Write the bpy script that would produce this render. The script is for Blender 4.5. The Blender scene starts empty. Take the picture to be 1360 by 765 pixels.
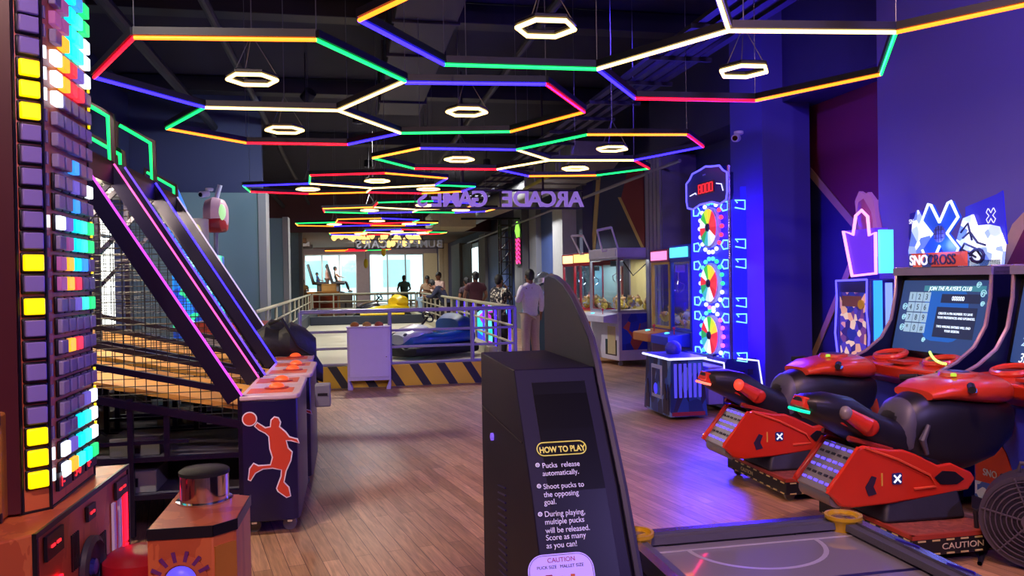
import bpy, bmesh, math, random
from mathutils import Vector, Matrix, Euler
random.seed(7)
PI = math.pi
col = bpy.context.scene.collection
sc = bpy.context.scene
# ---------------------------------------------------------------- camera
FPX = 1060.0; CAMZ = 1.52
pit = math.radians(-0.62); rol = math.radians(-0.95)
def rotm(p, r):
    cp, sp, cr, sr = math.cos(p), math.sin(p), math.cos(r), math.sin(r)
    Rp = Matrix(((1,0,0),(0,cp,sp),(0,-sp,cp))); Rr = Matrix(((cr,0,sr),(0,1,0),(-sr,0,cr)))
    return Rr @ Rp
RM = rotm(pit, rol); RT = RM.transposed()
cam_d = bpy.data.cameras.new('camera'); cam = bpy.data.objects.new('camera', cam_d); col.objects.link(cam)
rx = RT @ Vector((1,0,0)); up = RT @ Vector((0,0,1)); bk = -(RT @ Vector((0,1,0)))
cm = Matrix((rx, up, bk)).transposed().to_4x4(); cm.translation = (0, 0, CAMZ)
cam.matrix_world = cm
cam_d.sensor_width = 36; cam_d.lens = FPX/1360*36; cam_d.clip_start = .05; cam_d.clip_end = 300
sc.camera = cam
def ray(px, py): return RT @ Vector((px-680, FPX, 382.5-py)).normalized()
def PZ(px, py, z):           # a point on a level plane of height z
    d = ray(px, py); t = (z-CAMZ)/d.z; return Vector((d.x*t, d.y*t, z))
def PY(px, py, Y):           # a point at a distance Y down the room
    d = ray(px, py); t = Y/d.y; return Vector((d.x*t, Y, CAMZ+d.z*t))
AX = math.radians(11.5); cA, sA = math.cos(AX), math.sin(AX)
def H(a, b, z=0.0): return Vector((a*cA-b*sA, a*sA+b*cA, z))   # hall coordinates: a across, b along
# ---------------------------------------------------------------- materials
def lin(c): 
    return tuple((x/12.92 if x <= .04045 else ((x+.055)/1.055)**2.4) for x in c)
def hx(s): return lin(tuple(int(s[i:i+2],16)/255 for i in (0,2,4)))
MATS = {}
def m(name, c='808080', rough=.5, metal=0.0, noise=.12, scale=8.0, bump=0.0, spec=.5, alpha=1.0, trans=0.0, coat=0.0):
    if name in MATS: return MATS[name]
    M = bpy.data.materials.new(name); M.use_nodes = True; nt = M.node_tree; N = nt.nodes; L = nt.links
    b = N['Principled BSDF']; rgb = hx(c) if isinstance(c, str) else c
    tc = N.new('ShaderNodeTexCoord'); nz = N.new('ShaderNodeTexNoise'); nz.inputs['Scale'].default_value = scale
    nz.inputs['Detail'].default_value = 5; L.new(tc.outputs['Object'], nz.inputs['Vector'])
    mx = N.new('ShaderNodeMix'); mx.data_type = 'RGBA'
    mx.inputs[6].default_value = (*[x*(1-noise) for x in rgb], 1); mx.inputs[7].default_value = (*[min(1, x*(1+noise)) for x in rgb], 1)
    L.new(nz.outputs['Fac'], mx.inputs[0]); L.new(mx.outputs[2], b.inputs['Base Color'])
    b.inputs['Roughness'].default_value = rough; b.inputs['Metallic'].default_value = metal
    b.inputs['Specular IOR Level'].default_value = spec; b.inputs['Coat Weight'].default_value = coat
    b.inputs['Alpha'].default_value = alpha; b.inputs['Transmission Weight'].default_value = trans
    if bump:
        bp = N.new('ShaderNodeBump'); bp.inputs['Strength'].default_value = bump; bp.inputs['Distance'].default_value = .01
        L.new(nz.outputs['Fac'], bp.inputs['Height']); L.new(bp.outputs[0], b.inputs['Normal'])
    MATS[name] = M; return M
def em(name, c, s=5.0, base=None):
    if name in MATS: return MATS[name]
    M = bpy.data.materials.new(name); M.use_nodes = True; b = M.node_tree.nodes['Principled BSDF']
    rgb = hx(c) if isinstance(c, str) else c
    b.inputs['Base Color'].default_value = (*(base or [x*.4 for x in rgb]), 1); b.inputs['Emission Color'].default_value = (*rgb, 1)
    b.inputs['Emission Strength'].default_value = s; b.inputs['Roughness'].default_value = .4
    MATS[name] = M; return M
def glass(name, tint=(.9,.95,1), a=.12, rough=.05):
    if name in MATS: return MATS[name]
    M = bpy.data.materials.new(name); M.use_nodes = True; nt = M.node_tree; N = nt.nodes; L = nt.links
    N.remove(N['Principled BSDF']); out = N['Material Output']
    t = N.new('ShaderNodeBsdfTransparent'); t.inputs[0].default_value = (*tint, 1)
    g = N.new('ShaderNodeBsdfGlossy'); g.inputs['Roughness'].default_value = rough
    x = N.new('ShaderNodeMixShader'); x.inputs[0].default_value = a
    L.new(t.outputs[0], x.inputs[1]); L.new(g.outputs[0], x.inputs[2]); L.new(x.outputs[0], out.inputs[0])
    MATS[name] = M; return M
def patch(name, cols, scale=6.0, rough=.5, es=0.0, dist='voronoi', stretch=(1,1,1)):
    """printed artwork: irregular patches of the given colours"""
    if name in MATS: return MATS[name]
    M = bpy.data.materials.new(name); M.use_nodes = True; nt = M.node_tree; N = nt.nodes; L = nt.links; b = N['Principled BSDF']
    tc = N.new('ShaderNodeTexCoord'); mp = N.new('ShaderNodeMapping'); mp.inputs['Scale'].default_value = stretch
    L.new(tc.outputs['Object'], mp.inputs[0])
    if dist == 'voronoi':
        v = N.new('ShaderNodeTexVoronoi'); v.inputs['Scale'].default_value = scale; L.new(mp.outputs[0], v.inputs['Vector'])
        sp = N.new('ShaderNodeSeparateColor'); L.new(v.outputs['Color'], sp.inputs[0]); src = sp.outputs[0]
    else:
        v = N.new('ShaderNodeTexNoise'); v.inputs['Scale'].default_value = scale; v.inputs['Detail'].default_value = 6
        L.new(mp.outputs[0], v.inputs['Vector']); src = v.outputs['Fac']
    r = N.new('ShaderNodeValToRGB'); r.color_ramp.interpolation = 'CONSTANT'
    n = len(cols); lo, hi = (0, 1) if dist == 'voronoi' else (.32, .68)
    for i, c in enumerate(cols):
        if i < 2: e = r.color_ramp.elements[i]; e.position = 0 if i == 0 else lo+(hi-lo)*i/n
        else: e = r.color_ramp.elements.new(lo+(hi-lo)*i/n)
        e.color = (*hx(c), 1)
    L.new(src, r.inputs[0]); L.new(r.outputs[0], b.inputs['Base Color']); b.inputs['Roughness'].default_value = rough
    if es:
        L.new(r.outputs[0], b.inputs['Emission Color']); b.inputs['Emission Strength'].default_value = es
    MATS[name] = M; return M
# ---------------------------------------------------------------- mesh builder
class MB:
    def __init__(s): s.v = []; s.f = []; s.mi = []; s.cur = 0
    def _add(s, vs, fs, mat=None):
        o = len(s.v)
        for p in vs:
            p = Vector(p); s.v.append(mat @ p if mat is not None else p)
        for f in fs: s.f.append([i+o for i in f]); s.mi.append(s.cur)
        return s
    def use(s, i): s.cur = i; return s
    def box(s, c, d, rot=None):
        x, y, z = [k/2 for k in d]
        vs = [(-x,-y,-z),(x,-y,-z),(x,y,-z),(-x,y,-z),(-x,-y,z),(x,-y,z),(x,y,z),(-x,y,z)]
        M = Matrix.Translation(c) @ (Euler(rot).to_matrix().to_4x4() if rot else Matrix())
        return s._add(vs, [(0,3,2,1),(4,5,6,7),(0,1,5,4),(1,2,6,5),(2,3,7,6),(3,0,4,7)], M)
    def bx(s, x0, x1, y0, y1, z0, z1): return s.box(((x0+x1)/2,(y0+y1)/2,(z0+z1)/2), (abs(x1-x0),abs(y1-y0),abs(z1-z0)))
    def prism(s, pts, plane, d0, d1):
        """polygon pts (u,v) in plane 'xz','yz','xy' pushed from d0 to d1 on the third axis"""
        def P(u, v, d): return {'xz':(u,d,v),'yz':(d,u,v),'xy':(u,v,d)}[plane]
        n = len(pts); ar = sum(pts[i][0]*pts[(i+1)%n][1]-pts[(i+1)%n][0]*pts[i][1] for i in range(n))
        if ar < 0: pts = pts[::-1]
        vs = [P(u,v,d0) for u,v in pts]+[P(u,v,d1) for u,v in pts]
        fs = [list(range(n))[::-1], list(range(n,2*n))]+[(i,(i+1)%n,(i+1)%n+n,i+n) for i in range(n)]
        flip = (plane == 'xz') ^ (d1 < d0)
        if flip: fs = [tuple(f)[::-1] for f in fs]
        return s._add(vs, fs)
    def tube(s, path, r, n=8, closed=False, flat=None):
        path = [Vector(p) for p in path]; k = len(path); o = len(s.v); prev = None; rs = r if isinstance(r, (list,tuple)) else [r]*k
        for i, p in enumerate(path):
            a = path[i-1] if (i > 0 or closed) else p; b = path[(i+1)%k] if (i < k-1 or closed) else p
            t = (b-a); t = t.normalized() if t.length > 1e-9 else Vector((0,0,1))
            if prev is None:
                u = t.cross(Vector((0,0,1))); u = u if u.length > .05 else t.cross(Vector((0,1,0)))
            else: u = prev-t*prev.dot(t)
            u.normalize(); prev = u; w = t.cross(u)
            for j in range(n):
                an = 2*PI*(j+.5)/n; s.v.append(p+(u*math.cos(an)+w*math.sin(an)*(flat or 1))*rs[i])
        for i in range(k if closed else k-1):
            for j in range(n):
                a = o+i*n+j; b = o+i*n+(j+1)%n; c = o+((i+1)%k)*n+(j+1)%n; d = o+((i+1)%k)*n+j
                s.f.append([a,b,c,d]); s.mi.append(s.cur)
        if not closed:
            s.f.append([o+j for j in range(n)][::-1]); s.f.append([o+(k-1)*n+j for j in range(n)]); s.mi += [s.cur]*2
        return s
    def cyl(s, p0, p1, r0, r1=None, n=20): return s.tube([p0, p1], [r0, r0 if r1 is None else r1], n)
    def lathe(s, c, prof, n=20, axis='z', sx=1, sy=1):
        """prof: (radius, height) pairs"""
        o = len(s.v); k = len(prof); c = Vector(c)
        for r, h in prof:
            for j in range(n):
                a = 2*PI*j/n; x, y = r*math.cos(a)*sx, r*math.sin(a)*sy
                s.v.append(c+Vector({'z':(x,y,h),'x':(h,x,y),'y':(y,h,x)}[axis]))
        for i in range(k-1):
            for j in range(n):
                s.f.append([o+i*n+j, o+i*n+(j+1)%n, o+(i+1)*n+(j+1)%n, o+(i+1)*n+j]); s.mi.append(s.cur)
        s.f.append([o+j for j in range(n)][::-1]); s.f.append([o+(k-1)*n+j for j in range(n)]); s.mi += [s.cur]*2
        return s
    def ball(s, c, r, n=14, rings=8, zmin=-1.0, rot=None):
        r = (r,r,r) if not isinstance(r,(tuple,list)) else r; o = len(s.v); a0 = math.asin(zmin)
        R = Euler(rot).to_matrix() if rot else Matrix.Identity(3)
        for i in range(rings+1):
            ph = a0+(PI/2-a0)*i/rings
            for j in range(n):
                th = 2*PI*j/n; s.v.append(Vector(c)+R @ Vector((math.cos(ph)*math.cos(th)*r[0], math.cos(ph)*math.sin(th)*r[1], math.sin(ph)*r[2])))
        for i in range(rings):
            for j in range(n): s.f.append([o+i*n+j,o+i*n+(j+1)%n,o+(i+1)*n+(j+1)%n,o+(i+1)*n+j]); s.mi.append(s.cur)
        s.f.append([o+j for j in range(n)][::-1]); s.mi.append(s.cur)
        return s
    def hull(s, secs, n=20):
        """loft along x: (x, z_low, z_high, half_width, squareness[, y_centre])"""
        o = len(s.v)
        for q in secs:
            x, z0, z1, w, p = q[:5]; yc = q[5] if len(q) > 5 else 0; zc = (z0+z1)/2; hh = (z1-z0)/2
            for j in range(n):
                a = 2*PI*(j+.5)/n; ca, sa = math.cos(a), math.sin(a)
                s.v.append(Vector((x, yc+w*math.copysign(abs(ca)**(2/p), ca), zc+hh*math.copysign(abs(sa)**(2/p), sa))))
        k = len(secs)
        for i in range(k-1):
            for j in range(n): s.f.append([o+i*n+j,o+i*n+(j+1)%n,o+(i+1)*n+(j+1)%n,o+(i+1)*n+j]); s.mi.append(s.cur)
        s.f.append([o+j for j in range(n)][::-1]); s.f.append([o+(k-1)*n+j for j in range(n)]); s.mi += [s.cur]*2
        return s
    def build(s, name, mat, parent=None, smooth=True, bevel=0.0, sub=0, loc=None, rz=None, kind=None, label=None, ang=.6, mw=None):
        me = bpy.data.meshes.new(name); me.from_pydata([tuple(p) for p in s.v], [], s.f); 
        mats = mat if isinstance(mat, (list,tuple)) else [mat]
        for q in mats: me.materials.append(q)
        me.polygons.foreach_set('material_index', s.mi)
        bm = bmesh.new(); bm.from_mesh(me); bmesh.ops.remove_doubles(bm, verts=bm.verts, dist=1e-5)
        bmesh.ops.recalc_face_normals(bm, faces=bm.faces); bm.to_mesh(me); bm.free()
        if smooth:
            me.polygons.foreach_set('use_smooth', [True]*len(me.polygons)); me.set_sharp_from_angle(angle=ang)
        ob = bpy.data.objects.new(name, me); col.objects.link(ob)
        if parent is not None: ob.parent = parent
        if loc is not None: ob.location = loc
        if rz is not None: ob.rotation_euler = (0,0,rz)
        if mw is not None: ob.matrix_local = mw
        if bevel:
            b = ob.modifiers.new('bevel', 'BEVEL'); b.width = bevel; b.segments = 2; b.limit_method = 'ANGLE'; b.angle_limit = .7
        if sub: 
            q = ob.modifiers.new('sub', 'SUBSURF'); q.levels = sub; q.render_levels = sub
        if kind: ob['kind'] = kind
        if label: ob['label'] = label
        return ob
def thing(name, label, cat, loc=(0,0,0), rz=0.0, group=None, mw=None):
    o = bpy.data.objects.new(name, None); col.objects.link(o); o.empty_display_size = .1
    o.location = loc; o.rotation_euler = (0,0,rz)
    if mw is not None: o.matrix_world = mw
    o['label'] = label; o['category'] = cat
    if group: o['group'] = group
    return o
def tag(o, label, cat, group=None, kind=None):
    o['label'] = label; o['category'] = cat
    if group: o['group'] = group
    if kind: o['kind'] = kind
    return o
def struct(o): o['kind'] = 'structure'; return o
def kids(o): return [c for c in o.children]
def dup(o, parent=None, top=True):
    c = o.copy(); col.objects.link(c)
    if parent is not None: c.parent = parent
    for k in list(o.children): dup(k, c, False)
    return c
def frame(org, xd, yd):
    """matrix whose x and y axes are the given directions"""
    x = Vector(xd).normalized(); z = x.cross(Vector(yd)).normalized(); y = z.cross(x)
    M = Matrix((x,y,z)).transposed().to_4x4(); M.translation = Vector(org); return M
def text(s, size, mat, parent, org, xd, yd, ext=.002, align='LEFT', name='lettering', bold=0.0, shear=0.0, sx=1.0, spacing=1.0):
    cu = bpy.data.curves.new(name, 'FONT'); cu.body = s; cu.size = size; cu.extrude = ext; cu.align_x = align; cu.offset = bold; cu.shear = shear
    cu.space_line = spacing
    cu.materials.append(mat); q = bpy.data.objects.new(name, cu); me = bpy.data.meshes.new_from_object(q); bpy.data.objects.remove(q)
    o = bpy.data.objects.new(name, me); col.objects.link(o); o.parent = parent
    o.matrix_local = frame(org, xd, yd) @ Matrix.Diagonal((sx,1,1,1)); return o
def rrect(w, h, r, n=5, cx=0, cy=0):
    pts = []
    for k, (sx, sy) in enumerate(((1,1),(-1,1),(-1,-1),(1,-1))):
        for i in range(n+1):
            a = PI/2*k+PI/2*i/n; pts.append((cx+sx*(w/2-r)+r*math.cos(a), cy+sy*(h/2-r)+r*math.sin(a)))
    return pts
# common materials
BLK = m('black_laminate','15131c',.35,noise=.2); BLKM = m('black_powdercoat','0c0b12',.4,.3); RUB = m('black_rubber','0b0b0d',.7)
CHR = m('chrome','d8d8e0',.12,1.0,noise=.03); ALU = m('brushed_aluminium','b4b2ba',.3,.9,noise=.08,scale=40); GREYM = m('grey_paint_metal','8c8a96',.4,.3)
WHT = m('white_laminate','d6d2de',.4); 
E_RED = em('led_red',(1,.004,.016),4); E_GRN = em('led_green',(.004,.5,.075),4); E_BLU = em('led_blue',(.022,.012,1),5); E_ORG = em('led_amber',(1,.15,.008),4)
E_WRM = em('led_warm_white',(1,.62,.2),4); E_MAG = em('led_magenta',(.62,.06,.95),1.3); E_VIO = em('led_violet',(.14,.06,1),1.4); E_PNK = em('led_pink',(1,.1,.55),1.5)
E_CYN = em('led_cyan',(.05,.75,1),1.5); E_WHT = em('led_white',(.85,.92,1),1.5); E_YEL = em('led_yellow',(1,.72,.0),1.2); E_DGT = em('digit_red',(1,.02,.03),1.4)
HOUS = m('light_housing','1a1a22',.5,.4)
# ================================================================= ROOM
CEIL = 5.0
def floor_mat():
    M = bpy.data.materials.new('wood_plank_floor'); M.use_nodes = True; nt = M.node_tree; N = nt.nodes; L = nt.links; b = N['Principled BSDF']
    tc = N.new('ShaderNodeTexCoord'); mp = N.new('ShaderNodeMapping'); mp.inputs['Rotation'].default_value = (0,0,-(AX+PI/2))
    L.new(tc.outputs['Object'], mp.inputs[0])
    br = N.new('ShaderNodeTexBrick'); br.inputs['Scale'].default_value = 1.0; br.inputs['Brick Width'].default_value = 1.1; br.inputs['Row Height'].default_value = .09
    br.inputs['Mortar Size'].default_value = .002; br.inputs['Bias'].default_value = 0; br.offset = .37
    br.inputs['Color1'].default_value = (*hx('bd8f6c'),1); br.inputs['Color2'].default_value = (*hx('9c7352'),1); br.inputs['Mortar'].default_value = (*hx('553426'),1)
    L.new(mp.outputs[0], br.inputs['Vector'])
    m2 = N.new('ShaderNodeMapping'); m2.inputs['Scale'].default_value = (1.2,16,1); L.new(mp.outputs[0], m2.inputs[0])
    nz = N.new('ShaderNodeTexNoise'); nz.inputs['Scale'].default_value = 3; nz.inputs['Detail'].default_value = 8; nz.inputs['Distortion'].default_value = 1.2; L.new(m2.outputs[0], nz.inputs['Vector'])
    mx = N.new('ShaderNodeMix'); mx.data_type = 'RGBA'; mx.blend_type = 'OVERLAY'; mx.inputs[0].default_value = .75
    L.new(br.outputs['Color'], mx.inputs[6]); L.new(nz.outputs['Fac'], mx.inputs[7]); L.new(mx.outputs[2], b.inputs['Base Color'])
    n2 = N.new('ShaderNodeTexNoise'); n2.inputs['Scale'].default_value = 2.5; L.new(tc.outputs['Object'], n2.inputs['Vector'])
    mr = N.new('ShaderNodeMapRange'); mr.inputs[3].default_value = .3; mr.inputs[4].default_value = .46; L.new(n2.outputs['Fac'], mr.inputs[0]); L.new(mr.outputs[0], b.inputs['Roughness'])
    bp = N.new('ShaderNodeBump'); bp.inputs['Strength'].default_value = .12; bp.inputs['Distance'].default_value = .004; L.new(nz.outputs['Fac'], bp.inputs['Height']); L.new(bp.outputs[0], b.inputs['Normal'])
    return M
def hb(mb, a0, a1, b0, b1, z0, z1): return mb.bx(a0,a1,b0,b1,z0,z1)
def hall(mb, name, mat, **k): return mb.build(name, mat, rz=AX, **k)   # meshes written in hall coordinates
AL, AR, B0, B1 = -3.7, 5.6, -4.0, 56.0
struct(hall(MB().bx(AL-8,AR+1,B0,B1,-.2,0), 'floor', floor_mat()))
M_CEIL = m('dark_slab_ceiling','222036',.9,noise=.35,scale=1.2)
struct(hall(MB().bx(AL-8,AR+1,B0,31.5,CEIL,CEIL+.2), 'ceiling', M_CEIL))
struct(hall(MB().bx(AL-8,AR+1,31.8,B1,3.75,3.95), 'ceiling_far', m('pale_plaster_ceiling','9a8878',.8)))
NAVY = m('navy_wall_paint','2c3058',.7,noise=.08,scale=2); SLATE = m('slate_wall_paint','4a4c60',.7,noise=.08,scale=2); TEAL = m('teal_grey_paint','5f7680',.7,noise=.08,scale=1.5)
REDW = m('dark_red_wall_paint','7c2434',.7,noise=.08,scale=2); GOLD = m('gold_paint_strip','cfae70',.5); PALE = m('pale_grey_plaster','77777c',.7,noise=.08,scale=2)
LILAC = m('lilac_grey_paint','6c6890',.7,noise=.06,scale=1); CREAM = m('cream_curtain','c8c0a0',.9,noise=.1,scale=12); OLIVE = m('olive_grey_panel','4c4b44',.7); MAROON = m('maroon_fascia','52262c',.6)
wl = struct(hall(MB().bx(AL-.2,AL,B0,15.0,0,CEIL), 'wall_left', NAVY))
struct(hall(MB().bx(AL-8,AR+1,B0-.2,B0,0,CEIL), 'wall_back', SLATE))
wr = struct(hall(MB().bx(AR,AR+.2,B0,B1,0,CEIL), 'wall_right', NAVY))
struct(hall(MB().bx(AL-8.2,AL-8,15,B1,0,CEIL), 'wall_left_far', TEAL))
# fins (partition blocks) that stick out of the left wall
k = 1
for (b, top, mt) in ((14.7,3.12,TEAL),(19.9,3.08,TEAL)):
    struct(hall(MB().bx(-7.0,-1.55,b,b+.5,0,top), 'trim_%d'%k, mt)); k += 1
    struct(hall(MB().bx(-1.55,-1.42,b-.05,b+.55,0,top+.03), 'trim_%d'%k, PALE)); k += 1
struct(hall(MB().bx(-8,-1.5,14.9,15.1,3.12,CEIL), 'trim_%d'%k, NAVY)); k += 1
struct(hall(MB().bx(-11,-2.0,33.6,34.0,0,3.6), 'trim_%d'%k, m('blue_grey_paint','7f98a4',.7))); k += 1
struct(hall(MB().bx(-2.0,-1.86,33.5,34.1,0,3.6), 'trim_%d'%k, PALE)); k += 1
struct(hall(MB().bx(AL-8,AR,31.5,31.8,3.45,CEIL), 'trim_%d'%k, MAROON)); k += 1
struct(hall(MB().bx(-3.7,-3.35,10.2,10.6,0,CEIL), 'trim_%d'%k, PALE)); k += 1
# right wall: painted panels and pilasters; edges given by the photo's columns
def b_at(px, a):        # where the ray through photo column px meets the plane a
    t = (px-680)/FPX; return a*(cA-t*sA)/(sA+t*cA)
def panel(p0, p1, a, z1, mt, dep=.05, z0=0.0):
    global k
    b0, b1 = sorted((b_at(p0,a), b_at(p1,a))); o = struct(hall(MB().bx(a,a+dep if dep < 0 else AR,b0,b1,z0,z1), 'trim_%d'%k, mt)); k += 1; return o
for (p0,p1,a,z1,mt) in ((600,611,5.2,3.3,PALE),(612,627,5.3,3.2,OLIVE),(637,645,5.1,3.3,PALE),(645,672,5.2,3.15,m('deep_blue_panel','46588c',.6)),(684,694,5.1,3.9,PALE),(694,704,5.3,3.9,NAVY),
    (704,713,5.1,3.9,PALE),(713,735,5.25,3.5,m('blue_panel','3c4e80',.6)),(735,748,5.0,3.75,m('light_grey_column','a4a19c',.6)),(748,775,5.35,3.9,SLATE),(858,881,5.0,3.52,m('grey_fluted_column','6c6c7c',.6))):
    panel(p0,p1,a,z1,mt)
for q in range(4):      # flutes of the grey column
    b = b_at(862+q*5,4.99); struct(hall(MB().bx(4.975,5.0,b-.06,b+.06,0,3.5), 'trim_%d'%k, GREYM)); k += 1
# paint design on the right wall: gold strips and red triangles, all flat on the wall
def wallpoly(px_pts, a, mt, dep=.012):
    global k
    pts = []
    for (x, y) in px_pts:
        b = b_at(x, a); w = H(a, b); d = ray(x, y); t = w.y/d.y; pts.append((b, CAMZ+d.z*t))
    o = struct(hall(MB().prism(pts,'yz',a-dep,a+.001), 'trim_%d'%k, mt)); k += 1; return o
wallpoly([(838,222),(857,215),(858,330),(826,268)], AR-.002, REDW)
wallpoly([(823,262),(827,262),(861,338),(857,338)], AR-.004, GOLD)
wallpoly([(795,235),(800,235),(786,395),(781,395)], AR-.004, GOLD)
wallpoly([(868,382),(880,300),(882,470),(862,470)], AR-.002, REDW)
wallpoly([(1079,232),(1079,137),(1190,100),(1190,228),(1147,312)], AR-.004, REDW)
wallpoly([(1079,222),(1079,236),(1147,318),(1151,309)], AR-.014, GOLD)
wallpoly([(1144,312),(1149,318),(1192,236),(1192,222)], AR-.014, GOLD)
wallpoly([(1079,466),(1079,480),(1150,318),(1144,312)], AR-.014, GOLD)
struct(hall(MB().bx(AR-.5,AR,B0,13.0,3.58,CEIL), 'trim_%d'%k, m('dark_bulkhead','2a2944',.7))); k += 1
# big square column beside the prize wheel
struct(hall(MB().bx(4.83,5.45,8.70,9.51,0,CEIL), 'trim_%d'%k, m('violet_grey_column','4c4784',.6,noise=.05,scale=1))); k += 1
struct(hall(MB().bx(4.85,5.58,-3.0,6.62,0,CEIL), 'trim_%d'%k, LILAC)); k += 1
wallpoly([(1320,362),(1347,298),(1362,282),(1362,305),(1334,362)], 4.848, GOLD)
wallpoly([(1334,362),(1362,305),(1362,362)], 4.846, REDW)
# far end: window wall
FB = 52.0
far = [(-12,-10.4),( -6.9,-6.15),(-1.9,1.2)]
def a_at(px, b):
    t = (px-680)/FPX; return b*(t*cA+sA)/(cA-t*sA)
xs = {p: a_at(p, FB) for p in (405,474,491,563,583,600)}
struct(hall(MB().bx(AL-8,xs[405],FB,FB+.3,0,3.75).bx(xs[474],xs[491],FB-.3,FB+.3,0,3.75).bx(xs[563],AR,FB,FB+.3,0,3.75).bx(xs[405],xs[563],FB,FB+.3,3.3,3.75), 'wall_far', m('mauve_grey_plaster','8a7f86',.7)))
GL = glass('window_glass',(.93,1,.98),.08)
FRM = m('window_frame_metal','a9b0b4',.4,.5)
for n, (p0, p1) in enumerate(((405,474),(491,563))):
    x0, x1 = a_at(p0,FB), a_at(p1,FB)
    f = MB(); w = .05
    f.bx(x0,x1,FB+.1,FB+.2,0,.12).bx(x0,x1,FB+.1,FB+.2,3.22,3.3)
    for q in range(4):
        x = x0+(x1-x0)*q/3; f.bx(x-w,x+w,FB+.08,FB+.22,0,3.3)
    o = struct(hall(f, 'window_%d'%(n+1), FRM))
    MB().bx(x0,x1,FB+.14,FB+.16,.1,3.25).build('window_pane', GL, o)
struct(hall(MB().bx(xs[563],xs[583],FB-.25,FB-.2,0,3.3), 'trim_%d'%k, CREAM)); k += 1
# curtain-like posts to the right of the far window
for p in (586,592,598): 
    a = a_at(p,46); struct(hall(MB().bx(a-.12,a+.12,45.8,46.1,0,3.7), 'trim_%d'%k, m('cream_post','a8a088',.6))); k += 1
# outside beyond the glass
struct(hall(MB().bx(-45,30,52.5,120,-.4,-.25), 'ground_outside', m('pale_paving','c4c8c4',.8)))
bd = tag(hall(MB().bx(-30,20,78,84,-.3,16), 'building', m('pale_render','e8f0ee',.8)), 'pale concrete building seen through the far windows across the street','building')
for r in range(3):
    for c in range(12):
        x = -28+c*3.9; MB().bx(x,x+2.6,77.9,78.02,1.0+r*4.4,3.6+r*4.4).build('window_pane', m('aqua_glass','a4d4d4',.5), bd)
# lit windows: left wall behind the hoop games, right wall slot
WLIT = em('daylit_frosted_glass',(.95,.97,.9),2.2)
for n, (b0, b1, z0, z1) in enumerate(((b_at(125,AL),b_at(149,AL),2.32,2.8),(b_at(125,AL),b_at(149,AL),.92,2.26))):
    o = struct(hall(MB().bx(AL,AL+.03,b0-.05,b1+.05,z0-.05,z1+.05), 'window_%d'%(n+3), FRM)); MB().bx(AL+.03,AL+.04,b0,b1,z0,z1).build('window_pane', WLIT, o)
b0, b1 = b_at(636,5.3), b_at(628,5.3)
o = struct(hall(MB().bx(5.3,5.34,b0,b1,.2,3.1), 'window_5', FRM)); MB().bx(5.28,5.3,b0+.05,b1-.05,.3,2.9).build('window_pane', em('daylit_glass_strip',(.75,.95,1),2.0), o)
# orange lit wood band of the far ceiling on the left
struct(hall(MB().bx(-9.5,-3.9,34.5,50,3.62,3.74), 'trim_%d'%k, m('orange_wood_ceiling','b0623a',.5,noise=.2,scale=3))); k += 1
for q in range(4):
    struct(hall(MB().bx(-9.5,-2.0,36+q*3.4,36.5+q*3.4,3.42,3.64), 'trim_%d'%k, m('dark_beam','3c3434',.7))); k += 1
struct(hall(MB().bx(-3.7,AR,34.5,50,3.66,3.74), 'trim_%d'%k, m('grey_far_ceiling','77716c',.7))); k += 1
# ================================================================= CEILING SERVICES
def pipe(name, pts, r, mat, lab, cat, n=10, group=None): 
    o = MB().tube(pts, r, n).build(name, mat); tag(o, lab, cat, group); return o
DUCTM = m('dark_duct_steel','201f2c',.6,.2,noise=.3,scale=3); SILV = m('galvanised_duct','8c8a86',.45,.5,noise=.25,scale=5)
for (a0, a1, b0, b1, z0, z1, lab) in ((-2.9,5.0,3.3,3.6,4.73,4.98,'dark steel cross beam under the ceiling nearest the viewer'),(-3.6,5.5,6.6,6.9,4.73,4.98,'dark steel cross beam under the ceiling above the tall coin tower'),
    (-3.6,5.5,9.9,10.2,4.73,4.98,'dark steel cross beam under the ceiling above the hoop games'),(-3.6,5.5,14.0,14.3,4.73,4.98,'dark steel cross beam under the ceiling beyond the arcade sign'),(-3.6,5.5,19.0,19.4,4.73,4.98,'dark steel cross beam far over the bumper car arena')):
    tag(hall(MB().bx(a0,a1,b0,b1,z0,z1), 'ceiling_beam', DUCTM, bevel=.01), lab, 'beam')
g = MB().bx(.5,1.15,-1,13,4.2,4.7)
for q in range(11): g.bx(.47,1.18,-.5+q*1.25,-.44+q*1.25,4.17,4.73)
tag(hall(g, 'air_duct', DUCTM, bevel=.01), 'long dark rectangular air duct running along the ceiling', 'duct')
g = MB()
for q in range(4): g.bx(3.0+q*.16,3.08+q*.16,-1,31,3.72,3.76)
for q in range(32): g.bx(2.95,3.62,-.5+q,-.46+q,3.68,3.72)
tag(hall(g, 'cable_tray', m('tray_steel','34333e',.5,.5)), 'grey cable tray with parallel bars along the right of the ceiling', 'cable tray')
for (a, z, rr, lab) in ((-1.4,4.4,.05,'thin dark pipe along the ceiling left of the duct'),(-2.3,4.3,.07,'thick dark pipe along the ceiling above the hoop games'),(2.1,4.3,.05,'thin dark pipe along the ceiling right of the duct')):
    pipe('ceiling_pipe', [H(a,-1,z),H(a,30,z)], rr, DUCTM, lab, 'pipe')
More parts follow.
